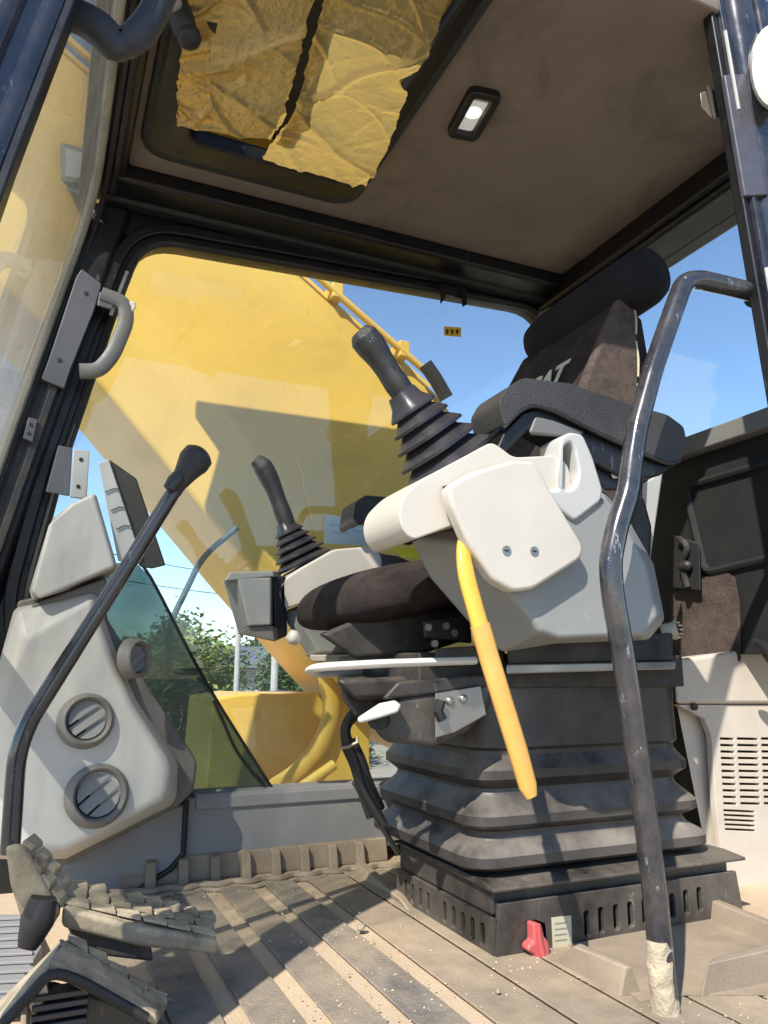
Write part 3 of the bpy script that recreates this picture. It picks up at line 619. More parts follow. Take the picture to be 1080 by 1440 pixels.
# fore-aft bars and tilt paddle
ab = link('adjuster_bar', tube(fillet([at(668, 929, Y=1.17), at(540, 933, Y=1.17), at(448, 938, Y=1.19), at(434, 943, Y=1.26), at(448, 948, Y=1.42), at(565, 943, Y=1.5)], [.0, .02, .03, .05, .05, 0], 5, False), .0085, 10, sq=(1.1, .85)), 'white', seat)
link('tilt_paddle', hull(tr([(501, 1010), (534, 988), (556, 984), (565, 992), (560, 1002), (535, 1010), (505, 1018)], Y=1.14)+tr([(505, 1011), (536, 992), (558, 990), (556, 1000), (530, 1008)], Y=1.175)), 'white', seat, .006, 3)
link('paddle_hub', tube([at(530, 1012, Y=1.16), at(548, 1012, Y=1.22)], .016, 14), 'rubber', seat)
for k, pth in enumerate(([(560, 975), (520, 990), (492, 1010), (486, 1035), (500, 1070), (512, 1110), (540, 1160)], [(556, 968), (515, 985), (488, 1012), (484, 1040), (497, 1075), (508, 1115), (520, 1150)], [(566, 980), (525, 996), (498, 1012), (490, 1032), (505, 1068), (518, 1104), (530, 1150)])):
    link('cable', tube(smoothpath(tr(pth, Y=1.40+.02*k), 5), .009-.002*k, 8), 'rubber', seat)
link('cable_sleeve', tube(smoothpath(tr([(490, 1044), (503, 1072), (512, 1100), (530, 1140)], Y=1.41), 4), .017, 10), 'rubber', seat)
link('cable_tie', tube(tr([(478, 1052), (490, 1050), (502, 1044), (502, 1036)], Y=1.385), .003, 6), 'brass', seat)
link('seat_strut', tube([at(498, 1100, Y=1.5), at(560, 1200, Y=1.55)], .006, 8), 'metal', seat)
# cushion
def cushion():
    R = []
    xs = [(.485, .565, .585, .10), (.50, .545, .62, .17), (.54, .538, .648, .21), (.62, .552, .668, .225), (.72, .575, .682, .228), (.9, .60, .70, .228), (1.10, .62, .72, .225)]
    for x, zb, zt, hy in xs:
        n = 20; cz = (zb+zt)/2; hz = (zt-zb)/2; ring = []
        for j in range(n):
            a = 2*math.pi*j/n; c, s_ = math.cos(a), math.sin(a)
            ring.append(Vector((x, 1.43+math.copysign(abs(c)**.55, c)*hy, cz+math.copysign(abs(s_)**.7, s_)*hz)))
        R.append(ring)
    return loft(R)
link('cushion', cushion(), 'fabric', seat, smooth=80, sub=2)
# backrest: wide front panel plus near side bolster face, headrest above
def backprofile(y, k=0): return [Vector((x, y, z)) for x, z in ((1.150+k, 1.300-k), (1.139-k*.0, 1.292-k), (1.075, 1.175), (1.012, 1.050), (.965, .90), (.955, .70), (1.08, .66), (1.17, .80), (1.205, 1.05), (1.222, 1.15), (1.21, 1.255), (1.185-k, 1.297-k))]
link('backrest', loft([backprofile(1.25, .012), backprofile(1.262), backprofile(1.45), backprofile(1.63), backprofile(1.645, .015)]), 'fabric', seat, .018, 3)
sidep = [Vector((x, 0, z)) for x, z in ((1.150, 1.292), (1.132, 1.288), (1.075, 1.185), (1.016, 1.066), (.972, .92), (.968, .72), (1.07, .68), (1.145, .82), (1.165, 1.02), (1.176, 1.2), (1.176, 1.284))]
bs = link('side_bolster', loft([[p+Vector((0, 1.256, 0)) for p in sidep], [p*1.0+Vector((0, 1.240, 0)) for p in sidep], [Vector((1.1+(p.x-1.1)*.93, 1.230, 1.0+(p.z-1.0)*.965)) for p in sidep]]), 'fabricside', seat, .006, 2)
for (u0, v0), (u1, v1) in (((890, 424), (894, 470)), ((894, 480), (897, 530)), ((896, 540), (893, 572))):
    link('piping', tube(smoothpath(tr([(u0, v0), ((u0+u1)/2+2, (v0+v1)/2), (u1, v1)], Y=1.232), 4), .003, 6), 'sticker', bs)
hr = []
for y, f in ((1.165, .25), (1.168, .62), (1.18, .86), (1.205, .97), (1.25, 1.), (1.40, 1.), (1.50, 1.), (1.56, .96), (1.60, .84), (1.62, .6), (1.627, .25)):
    hr.append([Vector((1.178+.066*f*math.cos(a), y, 1.330+.070*f*math.sin(a))) for a in [2*math.pi*j/24 for j in range(24)]])
link('headrest', loft(hr), 'headrest', seat, smooth=80)
# lettering on the backrest
def text(body, size, ext, m, parent, P0, ax, ay, name='lettering'):
    cu = bpy.data.curves.new('t', 'FONT'); cu.body = body; cu.size = size; cu.extrude = ext; cu.align_x = 'CENTER'; cu.align_y = 'CENTER'; cu.offset = size*.035
    o = bpy.data.objects.new('t', cu); COL.objects.link(o)
    me = bpy.data.meshes.new_from_object(o.evaluated_get(bpy.context.evaluated_depsgraph_get())); bpy.data.objects.remove(o); bpy.data.curves.remove(cu)
    ax, ay = Vector(ax).normalized(), Vector(ay).normalized(); az = ax.cross(ay); ay = az.cross(ax)
    me.transform(Matrix(((ax.x, ay.x, az.x, P0[0]), (ax.y, ay.y, az.y, P0[1]), (ax.z, ay.z, az.z, P0[2]), (0, 0, 0, 1))))
    return link(name, me, m, parent, smooth=0)
text('CAT', .082, .001, 'letter', seat, (1.050, 1.415, 1.137), (0, -1, 0), (.46, 0, .89))

KN = 0.925
# near armrest
an = thing('armrest', 'black padded armrest beside the seat back, behind the near joystick', 'armrest', at(840, 640, Y=KN*1.12), 'seat armrests')
padp = [(702, 566), (714, 545), (736, 531), (802, 539), (880, 566), (939, 583), (962, 600), (966, 622), (958, 646), (940, 650), (884, 626), (828, 600), (784, 577), (752, 568), (734, 574), (710, 600)]
link('arm_pad', prism(fillet(tr(padp, Y=KN*1.07), .008, 3), (0, KN*.10, 0)), 'pad', an, .014, 4)
shp = [(710, 607), (736, 580), (754, 574), (784, 583), (828, 606), (884, 632), (940, 654), (952, 654), (930, 668), (890, 676), (862, 664), (830, 648), (812, 625), (760, 598), (742, 606), (706, 640), (700, 628)]
link('arm_shell', prism(tr(shp, Y=KN*1.085), (0, KN*.075, 0)), 'frame', an, .006, 3)
link('trim_line', tube(smoothpath(tr([(708, 602), (732, 578), (754, 571), (784, 580), (828, 603), (884, 629), (938, 651), (956, 648)], Y=KN*1.074), 4), .0035, 8), 'boot', an)
link('grip_insert', hull(tr([(752, 584), (778, 590), (822, 606), (816, 617), (780, 612), (742, 610)], Y=KN*1.08)+tr([(756, 590), (820, 610), (812, 618), (744, 612)], Y=KN*1.12)), 'handlegrey', an, .006, 3)
link('arm_hinge', hull(tr([(838, 645), (900, 664), (905, 690), (850, 690), (836, 668)], Y=KN*1.10)+tr([(838, 645), (900, 664), (905, 690), (850, 690)], Y=KN*1.18)), 'frame', an, .006)
link('hinge_bolt', hull(tr([(858, 665), (872, 657), (870, 672), (862, 674)], Y=KN*1.095)+tr([(858, 665), (872, 657), (870, 672)], Y=KN*1.105)), 'white', an, .002)

# ------------------------------------------------------------------ near (left-hand) control console
nc = thing('control_console', 'near cream and grey control console with screwed cover plate under the larger joystick', 'control console', at(760, 900, Y=KN*1.12), 'joystick consoles')
# lower housing: bevelled front facet
back = [(577, 756), (640, 735), (850, 690), (886, 735), (919, 793), (935, 871), (912, 900), (781, 905), (705, 917), (657, 872), (605, 812)]
front = [(672, 770), (690, 745), (845, 705), (880, 742), (908, 796), (924, 868), (904, 893), (786, 898), (760, 888), (730, 850), (684, 806)]
link('lower_housing', loft([tr(back, Y=KN*1.235), [at(u, v, Y=KN*y) for (u, v), y in zip(back, (1.20, 1.15, 1.12, 1.12, 1.12, 1.115, 1.12, 1.13, 1.17, 1.20, 1.22))], tr(front, Y=KN*1.062)]), 'greyplastic', nc, .008, 3)
# upper shell
up_px = [(560, 722), (566, 700), (590, 676), (692, 621), (706, 630), (722, 643), (786, 640), (800, 655), (808, 700), (760, 712), (640, 738), (580, 760), (566, 745)]
link('upper_shell', prism(fillet(tr(up_px, Y=KN*1.066), .012, 3), (0, KN*.15, 0)), 'cream', nc, .016, 5)
link('shell_seam', tube(smoothpath(tr([(578, 761), (604, 748), (640, 736)], Y=KN*1.092), 4), .003, 6), 'rubber', nc)
cov = [(630, 684), (662, 664), (724, 646), (752, 648), (762, 664), (778, 694), (822, 768), (818, 786), (750, 829), (722, 832), (694, 816), (660, 766), (634, 708)]
cv = link('cover_plate', prism(fillet(tr(cov, Y=KN*1.030), .010, 4), (0, KN*.030, 0)), 'cream', nc, .007, 4)
for u, v in ((713, 774), (752, 775)):
    sc = link('screw', tube([at(u, v, Y=KN*1.0285), at(u, v, Y=KN*1.0285)+Vector((0, .006, 0))], .0075, 16), 'metal', cv)
    link('screw_recess', hull([at(u, v, Y=KN*1.0275)+Vector((a*.0035, 0, b_*.0012)) for a in (-1, 1) for b_ in (-1, 1)]+[at(u, v, Y=KN*1.029)]), 'rubber', cv)
link('lever_slot', hull(tr([(622, 684), (632, 682), (640, 706), (652, 740), (654, 756), (646, 752), (638, 728), (634, 704)], Y=KN*1.0625)+tr([(634, 700), (648, 742)], Y=KN*1.075)), 'rubber', nc)
# pull handle loop at the rear of the console
lo_out = [(786, 616), (800, 608), (818, 612), (832, 644), (846, 690), (843, 706), (806, 734), (790, 722), (770, 700), (762, 690), (784, 690)]
lo_in = [(790, 630), (800, 622), (806, 632), (812, 664), (808, 684), (796, 692), (784, 682), (788, 660)]
link('pull_loop', wallplate(fillet([Vector(p) for p in xz(lo_out, KN*1.06)], .008, 4), [fillet([Vector(p) for p in xz(lo_in, KN*1.06)], .008, 4)], KN*1.06, .05, .005), 'lightgrey', nc)
link('loop_recess', hull(tr([(770, 640), (820, 640), (818, 692), (770, 692)], Y=KN*1.105)+tr([(770, 640), (820, 640), (818, 692), (770, 692)], Y=KN*1.14)), 'lightgrey', nc, .006)
link('side_step', hull(tr([(805, 736), (850, 698), (862, 712), (860, 735), (822, 760)], Y=KN*1.068)+tr([(805, 736), (850, 698), (862, 712), (860, 735), (822, 760)], Y=KN*1.12)), 'greyplastic', nc, .005)
# yellow safety lever
yl = thing('safety_lever', 'bright yellow bent safety lever hanging from slot in near console', 'lever', at(700, 930, Y=KN*1.03))
link('lever_bar', tube(fillet([at(656, 742, Y=KN*1.075), at(651, 775, Y=KN*1.05), at(656, 812, Y=KN*1.04), at(688, 925, Y=KN*1.03), at(728, 1055, Y=KN*1.025), at(747, 1119, Y=KN*1.02)], [0, .03, .05, .05, .05, 0], 4, False), [.0105, .0115, .0125, .0135, .0135, .0135, .013, .0125, .006], 12, sq=(1, .6), up=(0, 1, 0), sup=3), 'yellow', yl, smooth=50)
link('grip_sleeve', tube([at(675, 879, Y=KN*1.032), at(688, 925, Y=KN*1.03), at(728, 1055, Y=KN*1.025), at(742, 1105, Y=KN*1.0215), at(747.5, 1121, Y=KN*1.02)], [.0150, .0150, .0146, .0136, .0085], 12, sq=(1, .62), up=(0, 1, 0), sup=3), 'orange', yl, smooth=50)

# joysticks
def joystick(label, base, bootdir, H_, Wd, grip_pts, radii, group):
    j = thing('joystick', label, 'joystick', base, group)
    w = Vector(bootdir).normalized(); x = Vector((1, .15, 0)); x = (x-w*x.dot(w)).normalized(); y = w.cross(x)
    prof = [(0, 1.0), (.045, 1.02), (.06, .99), (.185, .70), (.19, .68), (.195, .70), (.205, .90), (.245, .895), (.26, .86), (.375, .60), (.38, .58), (.385, .60), (.395, .77), (.43, .765), (.445, .73), (.555, .50), (.56, .49), (.565, .50), (.575, .64), (.61, .635), (.625, .60), (.72, .42), (.725, .41), (.73, .42), (.74, .52), (.77, .515), (.785, .49), (.88, .36), (1.0, .30)]
    R = []
    for t, r in prof:
        ring = []
        for i in range(28):
            a = 2*math.pi*i/28; c, s_ = math.cos(a), math.sin(a)
            ring.append(Vector(base)+w*t*H_+(x*math.copysign(abs(c)**.62, c)+y*math.copysign(abs(s_)**.62, s_))*r*Wd)
        R.append(ring)
    link('boot', loft(R), 'boot', j, smooth=35)
    g = link('grip', tube(smoothpath(grip_pts, 5), radii, 18, sq=(1, .92), sup=2.2), 'grip', j, smooth=70)
    top = grip_pts[-1]
    link('trigger_seam', tube([grip_pts[1]+Vector((0, -.016, 0)), grip_pts[2]+Vector((0, -.019, 0))], .003, 6), 'rubber', g)
    return j
YJ = KN*1.165
b0 = at(632, 655, Y=YJ); b1 = at(564, 552, Y=YJ)
gp = tr([(572, 560), (558, 540), (546, 522), (535, 505), (522, 487), (511, 474), (504, 466)], Y=YJ)
joystick('larger black joystick with ribbed rubber boot on the near console', b0, b1-b0, (b1-b0).length, .072, gp, [.020, .022, .0205, .022, .026, .0255, .015], 'control joysticks')
YR = 1.77
b0 = at(427, 792, Y=YR); b1 = at(400, 735, Y=YR)
gp = tr([(404, 738), (398, 722), (392, 706), (386, 690), (378, 672), (369, 656), (358, 646)], Y=YR)
joystick('smaller black joystick with ribbed boot on the far console', b0, b1-b0, (b1-b0).length, .064, gp, [.022, .023, .021, .022, .0255, .026, .015], 'control joysticks')

# ------------------------------------------------------------------ far (right-hand) console and its neighbours
fc = thing('control_console', 'far cream topped control console behind the seat cushion', 'control console', at(460, 930, Y=1.75), 'joystick consoles')
fu = [(389, 836), (392, 820), (420, 800), (470, 772), (522, 768), (537, 780), (539, 800), (500, 830), (448, 842), (402, 857), (394, 850)]
link('upper_shell', prism(fillet(tr(fu, Y=1.70), .012, 3), (0, .17, 0)), 'cream', fc, .018, 4)
fl = [(402, 858), (448, 842), (540, 800), (560, 860), (540, 924), (434, 924), (404, 876)]
link('lower_housing', loft([tr(fl, Y=1.86), tr(fl, Y=1.74), tr([(425, 862), (452, 852), (535, 815), (550, 860), (530, 918), (448, 918), (428, 880)], Y=1.70)]), 'greyplastic', fc, .006)
link('console_foot', hull(tr([(430, 921), (492, 920), (494, 931), (440, 931)], Y=1.69)+tr([(430, 921), (492, 920), (494, 931), (440, 931)], Y=1.76)), 'cream', fc, .004)
link('release_knob', tube(smoothpath(tr([(406, 892), (412, 896), (420, 902)], Y=1.675), 3), [.012, .017, .012], 12), 'white', fc)
link('switch_panel', hull(tr([(520, 776), (560, 782), (600, 800), (600, 830), (540, 830)], Y=1.74)+tr([(520, 776), (560, 782), (600, 800), (600, 830)], Y=1.85)), 'bracketgrey', fc, .006)
tg = link('yellow_tag', hull(tr([(549, 770), (588, 771), (589, 786), (566, 783)], Y=1.70)+tr([(549, 770), (588, 771), (589, 786), (566, 783)], Y=1.703)), mat('bright_yellow_tag', (.85, .75, .03), .5), fc)
sb = thing('storage_box', 'grey faceted storage box mounted ahead of the far console', 'storage box', at(355, 893, Y=1.7))
link('box_body', loft([tr([(314, 818), (388, 808), (388, 885), (336, 892)], Y=1.80), tr([(316, 817), (330, 808), (384, 808), (384, 878), (352, 881), (336, 890)], Y=1.72)[0:1]+tr([(384, 808), (384, 880), (336, 891)], Y=1.72), tr([(334, 813), (381, 812), (381, 879), (350, 880)], Y=1.655)]), 'greyplastic', sb, .004)
link('box_lid', hull(tr([(314, 818), (324, 804), (384, 803), (386, 811), (330, 812)], Y=1.655)+tr([(314, 818), (324, 804), (394, 803), (396, 812)], Y=1.80)), 'greyplastic', sb, .004)
link('box_underside', hull(tr([(333, 891), (350, 880), (384, 880), (386, 902), (364, 893)], Y=1.665)+tr([(333, 891), (384, 880), (406, 893), (386, 902)], Y=1.80)), 'consoleedge', sb, .003)
link('mount_arm', hull(tr([(383, 812), (402, 810), (404, 892), (386, 902)], Y=1.70)+tr([(383, 812), (402, 810), (404, 892), (386, 902)], Y=1.80)), 'frame', sb, .004)
af = thing('armrest', 'black armrest over the far console, partly hidden by the near console', 'armrest', at(540, 750, Y=1.7), 'seat armrests')
link('arm_pad', prism(fillet(tr([(495, 736), (500, 706), (514, 696), (590, 703), (600, 760), (570, 754), (530, 730), (518, 729), (501, 741)], Y=1.66), .008, 3), (0, .09, 0)), 'pad', af, .012, 4)
link('grip_insert', hull(tr([(516, 738), (526, 730), (564, 745), (562, 758), (530, 745)], Y=1.665)+tr([(520, 742), (528, 736), (560, 750)], Y=1.72)), 'lightgrey', af, .004)

# ------------------------------------------------------------------ vent console, monitor
vc = thing('vent_console', 'pale grey front corner console with round air vents', 'vent console', at(120, 1215, Y=1.72))
bk = [(25, 845), (143, 820), (152, 872), (205, 960), (272, 1062), (277, 1074), (272, 1112), (250, 1134), (87, 1218), (10, 1190), (0, 1000)]
link('base_shell', loft([tr(bk, Y=1.86), tr(bk, Y=1.755)]), 'consoleedge', vc, .006)
fr_ = [(20, 855), (137, 832), (147, 872), (168, 930), (192, 985), (246, 1064), (250, 1076), (248, 1124), (238, 1134), (92, 1208), (-20, 1208), (-20, 1000)]
fr2 = [(32, 900), (60, 868), (112, 842), (137, 838), (143, 872), (162, 930), (186, 988), (232, 1062), (238, 1080), (236, 1112), (224, 1124), (92, 1194), (-10, 1195), (-10, 1010)]
def resamp(P, n):
    P = [Vector(p) for p in P]; d = [0]
    for a, b_ in zip(P, P[1:]+P[:1]): d.append(d[-1]+(b_-a).length)
    out = []
    for k in range(n):
        s_ = d[-1]*k/n; i = max(j for j in range(len(P)) if d[j] <= s_+1e-9); f = (s_-d[i])/max(1e-9, d[i+1]-d[i]); out.append(P[i].lerp(P[(i+1) % len(P)], f))
    return out
link('console_face', loft([tr(fr_, Y=1.76), tr(fr_, Y=1.715), tr([(32, 900), (128, 842), (137, 872), (158, 930), (184, 990), (232, 1066), (236, 1080), (234, 1112), (226, 1124), (92, 1194), (-10, 1195), (-10, 1010)], Y=1.675)]), 'consolewhite', vc, .012, 4)
link('upper_box', loft([tr([(135, 694), (166, 800), (150, 815), (48, 852), (40, 834), (72, 730)], Y=1.80), tr([(133, 693), (163, 797), (53, 842), (43, 832), (70, 734), (100, 708)], Y=1.66)]), 'consolewhite', vc, .008, 3)
link('upper_box_neck', hull(tr([(45, 850), (150, 812), (150, 860), (25, 900)], Y=1.71)+tr([(45, 850), (150, 812), (150, 860), (25, 900)], Y=1.82)), 'consoleedge', vc, .006)
def vent(u, v, r, axis, tilt):
    c = at(u, v, Y=1.668); ax = Vector(axis).normalized()
    x = Vector((0, 0, 1)).cross(ax).normalized(); y = ax.cross(x)
    R = []
    for hgt, rr in ((-.012, 1.16), (.006, 1.10), (.014, 1.0), (.015, .93), (.010, .84), (-.002, .80), (-.014, .76)):
        R.append([c+ax*hgt+(x*math.cos(a)+y*math.sin(a))*r*rr for a in [2*math.pi*i/28 for i in range(28)]])
    bm = loft(R, caps=False); bm.faces.new(bm.verts[-28:] if False else [q for q in list(bm.verts)[-28:]])
    o = link('air_vent', bm, 'ventring', vc, smooth=50)
    link('vent_well', disc(c-ax*.012, ax, r*.75, .003), 'rubber', o)
    t1 = (x*math.cos(tilt)+y*math.sin(tilt)); t2 = ax.cross(t1)
    for lo_, hi_ in ((-.74, -.34), (-.24, .16), (.26, .74)):
        top_, bot_ = [], []
        for i in range(9):
            k = lo_+(hi_-lo_)*i/8; h_ = math.sqrt(max(.002, .56-k*k)); top_.append((k, h_)); bot_.append((k, -h_))
        F_ = [c+t2*k*r+t1*h_*r+ax*(.006-.007*(k-lo_)/(hi_-lo_)) for k, h_ in top_+bot_[::-1]]
        link('vane', prism(F_, -ax*.003), 'consolevane', o)
    return o
vent(122, 1013, .047, (.15, -1, .12), math.radians(35))
vent(138, 1118, .053, (.15, -1, .15), math.radians(40))
v3 = vent(190, 926, .036, (.75, -.75, .05), math.radians(30))
mo = thing('monitor', 'dark cab monitor with grey edge above the vent console', 'monitor', at(180, 800, Y=1.72))
link('screen_shell', hull(tr([(152, 645), (192, 673), (233, 795), (213, 800), (196, 797)], Y=1.715)+tr([(160, 655), (192, 673), (233, 795), (205, 797)], Y=1.76)), 'screen', mo, .004)
link('monitor_edge', hull(tr([(138, 651), (153, 645), (196, 775), (186, 784), (166, 790)], Y=1.70)+tr([(140, 651), (153, 645), (196, 775), (168, 790)], Y=1.714)), 'lightgrey', mo, .003)
for u, v in ((158, 690), (166, 716), (174, 742)):
    link('edge_seam', tube(tr([(u-10, v+2), (u+2, v-3), (u+9, v-2)], Y=1.697), .0016, 5), 'bracketgrey', mo)
# added pane standing in for a dark green band low in the window corner
cw = thing('corner_pane', 'added dark green pane standing in for a dark band behind the vent console', 'stand-in pane', at(260, 1110, Y=1.88))
link('band_panel', prism(fillet(tr([(60, 800), (190, 790), (212, 812), (290, 960), (388, 1117), (120, 1125)], Y=1.905), .01, 3), (0, .006, 0)), 'bandglass', cw, smooth=0)
link('panel_edge', tube(smoothpath(tr([(190, 790), (212, 812), (290, 960), (388, 1117)], Y=1.903), 4), .004, 6), 'rubber', cw)
link('wire', tube(smoothpath(tr([(300, 985), (312, 1010), (335, 1060), (372, 1104)], Y=1.895), 4), .004, 6), 'rubber', cw)

# ------------------------------------------------------------------ travel lever and pedals
tl = thing('travel_lever', 'bent black travel lever with black knob rising from muddy pedal', 'lever', at(16, 1190, Y=1.2))
link('lever_rod', tube(smoothpath(fillet(tr([(14, 1200), (18, 1140), (25, 1040), (110, 905), (180, 795), (244, 692)], Y=1.2), [0, .02, .06, .02, .02, 0], 6, False), 3), [.0125, .0125, .0125, .0125, .012, .0118, .0115, .0115], 16), 'blackpaint', tl)
kn = link('lever_knob', tube(smoothpath(tr([(244, 694), (250, 682), (262, 664), (272, 650), (280, 640), (285, 634)], Y=1.2), 4), [.011, .013, .019, .0255, .0245, .012], 18), 'grip', tl, smooth=60)
link('knob_collar', tube(tr([(238, 688), (246, 676), (252, 668)], Y=1.185), [.010, .012, .010], 12), 'boot', kn)
def slab(A, B, C, D, t): return hull([p for p in (A, B, C, D)]+[p+t for p in (A, B, C, D)])
def treads(parent, A, B, n, w, d, h, side, jag=.35):
    """rows of chunky rubber blocks from A to B"""
    for k in range(n):
        a, b_ = A.lerp(B, (k+.02)/n), A.lerp(B, (k+.96)/n); up_ = Vector((0, 0, h*random.uniform(.85, 1.1))); s_ = Vector(side).normalized()*w*random.uniform(.95, 1.05)
        sh = Vector((random.uniform(-1, 1), random.uniform(-1, 1), 0))*.0012
        link('tread_block', hull([a+sh, b_+sh, b_+s_+sh, a+s_+sh, a+up_*.45+s_*.06, b_+up_*1.1+s_*.06, b_+up_*1.1+s_*.94, a+up_*.45+s_*.94]), 'pedalpad', parent, .003, 2)
p1 = thing('travel_pedal', 'muddy ribbed rubber foot pedal at the base of the travel lever', 'pedal', at(90, 1300, Z=0), 'travel pedals')
A, B = at(88, 1275, Y=1.17), at(306, 1322, Y=1.17); C, D = at(300, 1292, Y=1.29), at(96, 1243, Y=1.29)
mid1, mid2 = at(200, 1306, Y=1.17), at(200, 1266, Y=1.29)
fb = link('foot_plate', loft([[A, D, D+Vector((0, 0, -.022)), A+Vector((0, 0, -.026))], [mid1, mid2, mid2+Vector((0, 0, -.022)), mid1+Vector((0, 0, -.024))], [B, C, C+Vector((0, 0, -.018)), B+Vector((0, 0, -.02))]]), 'pedalpad', p1, .007, 3)
treads(fb, D+Vector((0, -.028, .0)), C+Vector((0, -.028, 0)), 8, .034, 0, .012, (0, 1, 0))
treads(fb, D.lerp(A, .52), C.lerp(B, .52), 7, .032, 0, .008, (0, 1, 0))
treads(fb, D.lerp(A, .88), C.lerp(B, .88), 6, .034, 0, .005, (0, 1, 0))
hp_ = link('heel_plate', hull(tr([(6, 1190), (34, 1186), (46, 1230), (84, 1282), (62, 1322), (30, 1296), (12, 1240)], Y=1.16)+tr([(22, 1184), (50, 1196), (86, 1270), (84, 1286), (40, 1290)], Y=1.24)), 'pedalpad', p1, .008, 3)
treads(hp_, at(30, 1186, Y=1.19), at(84, 1262, Y=1.20), 4, .05, 0, .008, (.35, 1, .05))
treads(hp_, at(44, 1212, Y=1.165), at(84, 1276, Y=1.17), 3, .03, 0, .008, (.35, 1, .05))
link('pivot_boot', tube(smoothpath(tr([(62, 1262), (52, 1295), (38, 1332)], Y=1.15), 3), [.016, .021, .012], 14, sup=2.6), 'rubber', p1)
link('pedal_arm', hull(tr([(90, 1292), (210, 1318), (215, 1352), (110, 1340)], Y=1.19)+tr([(90, 1292), (210, 1318), (215, 1345), (110, 1335)], Y=1.27)), 'dark', p1, .004)
p2 = thing('travel_pedal', 'muddy peaked foot pedal nearest the doorway at lower left', 'pedal', at(90, 1420, Z=0), 'travel pedals')
A, B, C, D = at(70, 1348, Y=1.02), at(222, 1428, Y=1.02), at(234, 1408, Y=1.11), at(94, 1316, Y=1.11)
fb = link('foot_plate', hull([A, B, C, D, A+Vector((0, 0, -.016)), B+Vector((0, 0, -.012)), C+Vector((0, 0, -.012)), D+Vector((0, 0, -.016))]), 'pedalpad', p2, .006, 3)
treads(fb, D+Vector((0, -.018, 0)), C+Vector((0, -.018, 0)), 5, .022, 0, .008, (0, 1, 0))
treads(fb, D.lerp(A, .42), C.lerp(B, .42), 5, .022, 0, .004, (0, 1, 0))
A, B, C, D = at(72, 1350, Y=1.02), at(-14, 1444, Y=1.02), at(-2, 1408, Y=1.11), at(92, 1316, Y=1.11)
hp_ = link('heel_plate', hull([A, B, C, D, A+Vector((0, 0, -.018)), B+Vector((0, 0, -.014)), C+Vector((0, 0, -.012)), D+Vector((0, 0, -.016))]), 'pedalpad', p2, .006, 3)
link('rubber_edge', tube(smoothpath(tr([(4, 1440), (40, 1402), (70, 1372), (104, 1376), (150, 1400), (206, 1432)], Y=1.016), 3), .006, 8), 'rubber', p2)
link('pedal_base', hull(tr([(36, 1400), (70, 1378), (205, 1425), (210, 1450), (36, 1450)], Y=1.06)+tr([(40, 1400), (70, 1380), (205, 1420), (210, 1450), (40, 1450)], Y=1.16)), 'dark', p2, .006)
bq = link('ribbed_sleeve', box(.045, .105, 1.0, 1.03, .045, .052), 'boot', p2, .002)
bq.location += at(86, 1392, Y=1.045)-Vector((.075, 1.015, .05))
for k in range(1, 4): inst(bq, 'ribbed_sleeve', (0, 0, -.010*k))
link('hinge_block', hull(tr([(40, 1412), (66, 1378), (70, 1398), (48, 1432)], Y=1.035)+tr([(40, 1412), (66, 1378), (70, 1398), (48, 1432)], Y=1.055)), 'metal', p2, .003)
# ribbed step pad at left edge
rp0 = thing('ribbed_step', 'ribbed grey rubber step pad left of the pedals', 'step pad', at(20, 1330, Z=.01))
link('pad_base', prism(tr([(-40, 1285), (40, 1285), (60, 1330), (20, 1400), (-60, 1420)], Z=.03), (0, 0, -.03)), 'sillgrey', rp0, .004)
pr = link('pad_rib', prism(tr([(-30, 1291), (38, 1289), (40, 1293), (-30, 1296)], Z=.031), (0, 0, .004)), 'sillgrey', rp0, .001)
d0 = at(0, 1302, Z=.031)-at(0, 1293, Z=.031)
for k in range(1, 11): inst(pr, 'pad_rib', d0*k)

# ------------------------------------------------------------------ small floor things
rd = thing('red_clip', 'faded red plastic lock lever on the front of the black pedestal', 'lever', at(756, 1350, Y=1.15))
link('clip_body', prism(tr([(750, 1298), (763, 1300), (766, 1316), (773, 1326), (775, 1346), (768, 1353), (757, 1352), (752, 1343), (742, 1338), (744, 1329), (751, 1325)], Y=1.142), (0, .022, 0)), 'red', rd, .005, 3)
link('clip_rib', tube(tr([(756, 1300), (759, 1322), (764, 1346)], Y=1.143), .005, 8), 'red', rd)
link('clip_base', hull(tr([(738, 1296), (752, 1290), (768, 1296), (772, 1330), (742, 1340)], Y=1.166)+tr([(738, 1296), (768, 1292), (772, 1330), (742, 1340)], Y=1.172)), 'dark', rd, .003)
st_ = thing('data_sticker', 'dirty cream rectangular label on the pedestal right of the red lever', 'sticker', at(790, 1336, Y=1.166))
link('label_sheet', wallplate(xz([(775, 1290), (802, 1287), (804, 1332), (777, 1336)], 1.1665), [], 1.1645, .002), 'sticker', st_)
for v in (1298, 1306, 1314, 1322): link('label_line', wallplate(xz([(780, v), (797, v-2), (797, v-.5), (780, v+1.5)], 1.164), [], 1.1635, .0008), 'greyplastic', st_)
for u, v, r, nm in ((507, 1304, .009, 'grey pebble lying in the shadow on the floor mat'), (700, 1394, .004, 'tiny pale pebble on the sandy floor near the pedestal corner')):
    bm = ball(at(u, v, Z=.012), r, r*.9, r*.75)
    for q_ in bm.verts: q_.co += Vector((noise.noise(q_.co*90), noise.noise(q_.co*90+Vector((7, 0, 0))), 0))*r*.4
    tag(link('pebble', bm, 'pebble', smooth=60), nm, 'pebble', 'pebbles on the floor')
bm = bmesh.new(); rg = random.Random(5)
